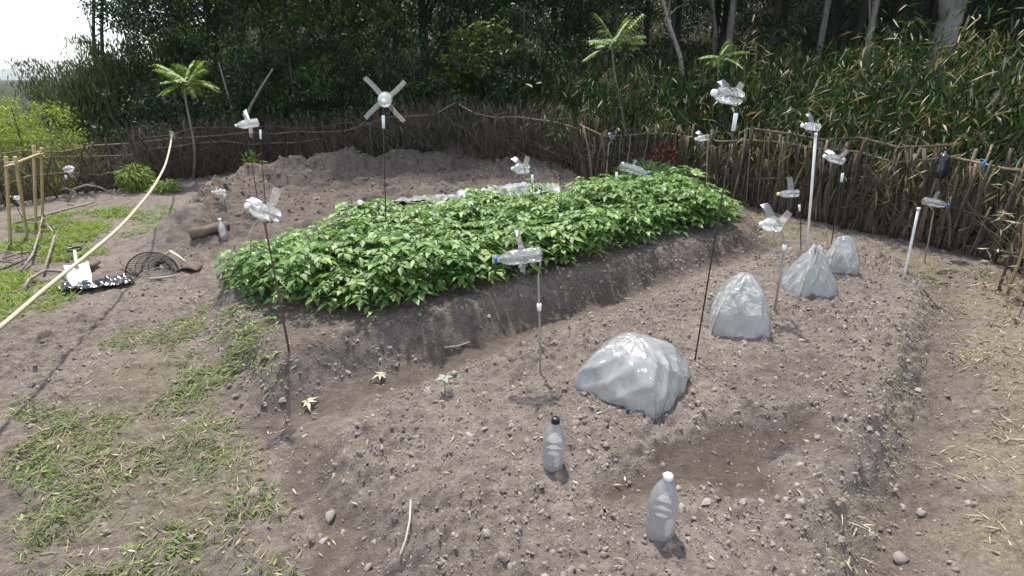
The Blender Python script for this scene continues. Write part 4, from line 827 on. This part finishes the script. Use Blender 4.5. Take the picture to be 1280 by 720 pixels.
# hoe
hh = G(237, 337); root = thing('hoe', 'hand hoe with bent pale handle and rusty head on the soil', 'hoe', hh)
k1 = at(213, 314, hh[1]+.08)-hh; k2 = G(200, 328)-hh+[0, 0, .02]
m = MB(); m.tube(np.array([[0, 0, .05], k1*.5+[0, 0, .03], k1]), [.014, .013, .013], 8); m.tube(np.array([k1, (k1+k2)/2, k2]), [.013, .012, .011], 8); m.build('handle', M['handle'], root)
V = []
for j in range(6):
    for i in range(9):
        a = (i/8-.5)*2; b = j/5; V.append([a*.10*(1-.25*b)+.02, -.08+b*.16, .055*(1-a*a)*(1-(b-.5)**2*2)+.012])
m = MB(); m.grid(np.array(V), 9, 6); o = m.build('head', M['iron'], root); md = o.modifiers.new('t', 'SOLIDIFY'); md.thickness = .006
# wire basket tipped on its side
wb = G(193, 342); root = thing('wire_basket', 'dark wire mesh basket tipped over beside the hoe', 'basket', wb); root.rotation_euler = (0, 0, .1)
rim = MB(); a = np.linspace(-.25, math.pi+.25, 41); rim.tube(np.stack([.23*np.cos(a), np.sin(a)*.04-.03, .19*np.sin(a)], 1), .006, 5); rim.build('rim', M['wire'], root)
for j in range(1, 5):
    f = 1-j*.17; m = MB(); m.tube(np.stack([.23*f*np.cos(a), .02+j*.035+np.sin(a)*.03*f, .19*f*np.sin(a)], 1), .003, 4); m.build('hoop', M['wire'], root)
for i in range(26):
    t_ = i*math.pi/25; m = MB(); m.tube(np.array([[.23*(1-j*.17)*math.cos(t_), -.03+(.05+j*.035-.02 if j else 0)+math.sin(t_)*.04*(1-j*.17), .19*(1-j*.17)*math.sin(t_)] for j in range(6)]), .0028, 4, False); m.build('wire', M['wire'], root)
# lying sticks, logs, branches
def lying(name, label, cat, pts, r, mat, nseg=7, twigs=0):
    p = np.array(pts); root = thing(name, label, cat, p[0]); k = len(p); m = MB(); m.tube(p-p[0], np.linspace(r, r*.75, k), nseg); m.build('stem', M[mat], root)
    for i in range(twigs):
        j = random.randrange(k-1); s = p[j]-p[0]+(p[j+1]-p[j])*random.random(); e = s+np.array([random.gauss(0, .16), random.gauss(0, .14), random.uniform(.0, .12)]); m = MB(); m.tube(np.array([s, (s+e)/2+[0, 0, .03], e]), [r*.5, r*.35, .003], 4); m.build('twig', M[mat], root)
def gl(px, py, dz=.02): return G(px, py)+[0, 0, dz]
lying('cut_log', 'short dark cut log lying behind the spade blade', 'log', [gl(108, 342, .04), gl(116, 338, .045), gl(124, 333, .045)], .036, 'log', 10)
lying('straight_stick', 'thin grey stick lying right of the black sheet', 'stick', [gl(188, 352), gl(205, 350), gl(221, 348)], .013, 'greystick')
lying('curved_stick', 'curved tan stick lying across under the rope left of the spade', 'stick', [gl(30, 368, .02), gl(40, 358, .06), gl(60, 350, .08), gl(80, 347, .05), gl(90, 352, .02)], .016, 'deadwood')
lying('gnarled_stick', 'dark gnarled stick poking up left of the wire basket', 'stick', [gl(172, 348, .01), gl(163, 341, .05), gl(153, 336, .06), at(150, 327, 4.85)], .013, 'log')
lying('long_pole', 'long pale pole lying on the grass behind the trestle', 'pole', [gl(22, 284, .05), gl(50, 276, .05), gl(80, 268, .05), gl(118, 258, .05)], .017, 'deadwood')
for i, (pts, lab) in enumerate([([(2, 342), (20, 334), (38, 326), (52, 312)], 'dead branch lowest in the brush heap under the trestle'), ([(5, 328), (25, 322), (45, 318)], 'dead branch highest in the brush heap under the trestle'), ([(28, 346), (44, 330), (54, 305), (60, 285)], 'pale dead stalk standing up at right end of the brush heap'), ([(56, 345), (66, 326), (74, 308), (64, 300)], 'withered stalk bending beside the spade handle')]):
    lying('dead_branch', lab, 'branch', [gl(a, b, .03+.05*k*(i > 1)) for k, (a, b) in enumerate(pts)], .012, 'deadwood' if i != 0 else 'bark', 6, 5)
lying('arched_branch', 'arched dead branch by the low fence right of the trestle', 'branch', [at(85, 252, 7.6), at(92, 236, 7.6), at(108, 231, 7.6), at(125, 234, 7.7), at(142, 243, 7.8)], .016, 'deadwood', 6, 3)
lying('ridge_shadow', 'dark rounded form in place of the ridge shadow at the left end of the field', 'log', [gl(240, 300, .04), gl(256, 297, .06), gl(272, 292, .06), gl(284, 286, .03)], .06, 'log', 10)  # dark form laid in as the shadow under the soil ridge
lying('brown_twig', 'thin brown twig lying upright in picture at the bottom of the bed', 'stick', [gl(501, 700, .012), gl(508, 680, .02), gl(513, 655, .02), gl(514, 632, .012)], .0045, 'handle')
lying('furrow_stick', 'tan stick lying in the furrow between the beds', 'stick', [gl(556, 441), gl(572, 440), gl(588, 434)], .008, 'deadwood')
# hanging black bag and blue tie on the fence
def blob(name, label, cat, c, rad, mat, seed):
    u = np.linspace(0, 2*math.pi, 17)[:-1]; V = []; r = np.random.default_rng(seed)
    for j in range(9):
        t_ = math.pi*j/8; f = math.sin(t_)**.6*(1+.25*(j < 4)); V.append(np.stack([rad[0]*f*np.cos(u)*(1+r.normal(0, .08, 16)), rad[1]*f*np.sin(u)*(1+r.normal(0, .08, 16)), np.full(16, -rad[2]*math.cos(t_))], 1))
    root = thing(name, label, cat, c); m = MB(); m.grid(np.vstack(V), 16, 9, True); m.build('body', M[mat], root); m = MB(); m.tube(np.array([[0, 0, rad[2]*.9], [.02, .02, rad[2]*1.3], [0, .05, rad[2]*1.5]]), .005, 5); m.build('tie', M[mat], root)
blob('black_bag', 'black plastic bag hung on top of the right fence', 'bag', at(1178, 208, 5.30), (.06, .05, .12), 'blackfilm', 4)
M['bluetie'] = noisemat('blue_tie', (.03, .16, .35), (.05, .25, .50), 20, .5, .1)
blob('blue_rag', 'small blue rag tied to the fence near the right edge', 'rag', at(1229, 206, 4.75), (.016, .014, .028), 'bluetie', 5)
# wilted plants, seedling, stones
def wilt(label, px, py, n, L, mat):
    c = G(px, py)+[0, 0, .012]; an = np.linspace(0, 6.28, n+1)[:-1]+rng.normal(0, .25, n); root = thing('wilted_leaves', label, 'leaves', c)
    for a in an:
        m = MB(); m.leaves(np.array([[0, 0, .015]]), np.array([[math.cos(a), math.sin(a), .25]]), np.array([[0, 0, 1.]]), L*random.uniform(.6, 1.2), L*.34, .35, .2); m.build('leaf', M[mat], root)
M['wilt'] = leafmat('wilted', [(0, (.40, .37, .24)), (1, (.55, .52, .38))], .2)
wilt('pale wilted leaves in the furrow, upper of the two', 476, 473, 7, .06, 'wilt'); wilt('pale wilted leaves at the left end of the furrow, lower of two', 386, 509, 6, .065, 'wilt')
c = G(556, 492); root = thing('young_seedling', 'tiny pale seedling standing alone near the left of the front bed', 'seedling', c)
m = MB(); m.tube(np.array([[0, 0, -.02], [.003, 0, .05], [0, 0, .085]]), .0025, 5); m.build('stem', M['stem'], root); M['paleleaf'] = leafmat('pale_leaf', [(0, (.30, .38, .26)), (1, (.42, .48, .36))], .3)
for a in (.4, 2.2, 3.6, 5.2): m = MB(); m.leaves(np.array([[0, 0, .08]]), np.array([[math.cos(a), math.sin(a), .3]]), np.array([[0, 0, 1.]]), .05, .03, .3, .1); m.build('leaf', M['paleleaf'], root)
SM = []
for i in range(4):
    r = np.random.default_rng(900+i); m = MB(); m.add(IV*(1+r.normal(0, .12, (12, 1)))*[1, .75, .5]+r.normal(0, .13, (12, 3)), IF); SM.append(m.mesh('stone', M['stone'], False))
for i, (px, py, sz, lab) in enumerate([(413, 650, .032, 'grey stone on the path left of the front bed'), (318, 622, .036, 'flat pale stone among the grass on the left path'), (1150, 645, .026, 'small stone in the right hand furrow near the corner'), (1122, 702, .036, 'white stone at the bottom of the right furrow'), (651, 580, .014, 'small stone left of the dark capped bottle'), (1195, 545, .02, 'brown stone on the straw verge at right'), (713, 362, .016, 'white pebble in the furrow before the potatoes'), (1232, 330, .045, 'pale stone at the foot of the right fence'), (460, 712, .02, 'pale stone at the bottom edge left of the bed'), (795, 361, .014, 'tiny white pebble on the slope of the potato bed')]):
    o = obj('stone', SM[i % 4], None, G(px, py)+[0, 0, sz*.25]); o.scale = (sz, sz, sz); o.rotation_euler = (0, 0, random.uniform(0, 6)); tag(o, lab, 'stone', 'loose stones')

# ------------------------------------------------------------------ air that pales the far ridge
m = MB(); m.box((0, 750, 42), (9600, 8800, 120)); hz, nt, out = newmat('haze'); pv = N(nt, 'VolumePrincipled', Density=.0002); pv.inputs['Color'].default_value = (.93, .96, 1, 1); nt.links.new(pv.outputs[0], out.inputs['Volume'])
tag(m.build('haze', hz, None, False), 'pale haze in the air over the plot and the far ridge', 'haze', kind='stuff')
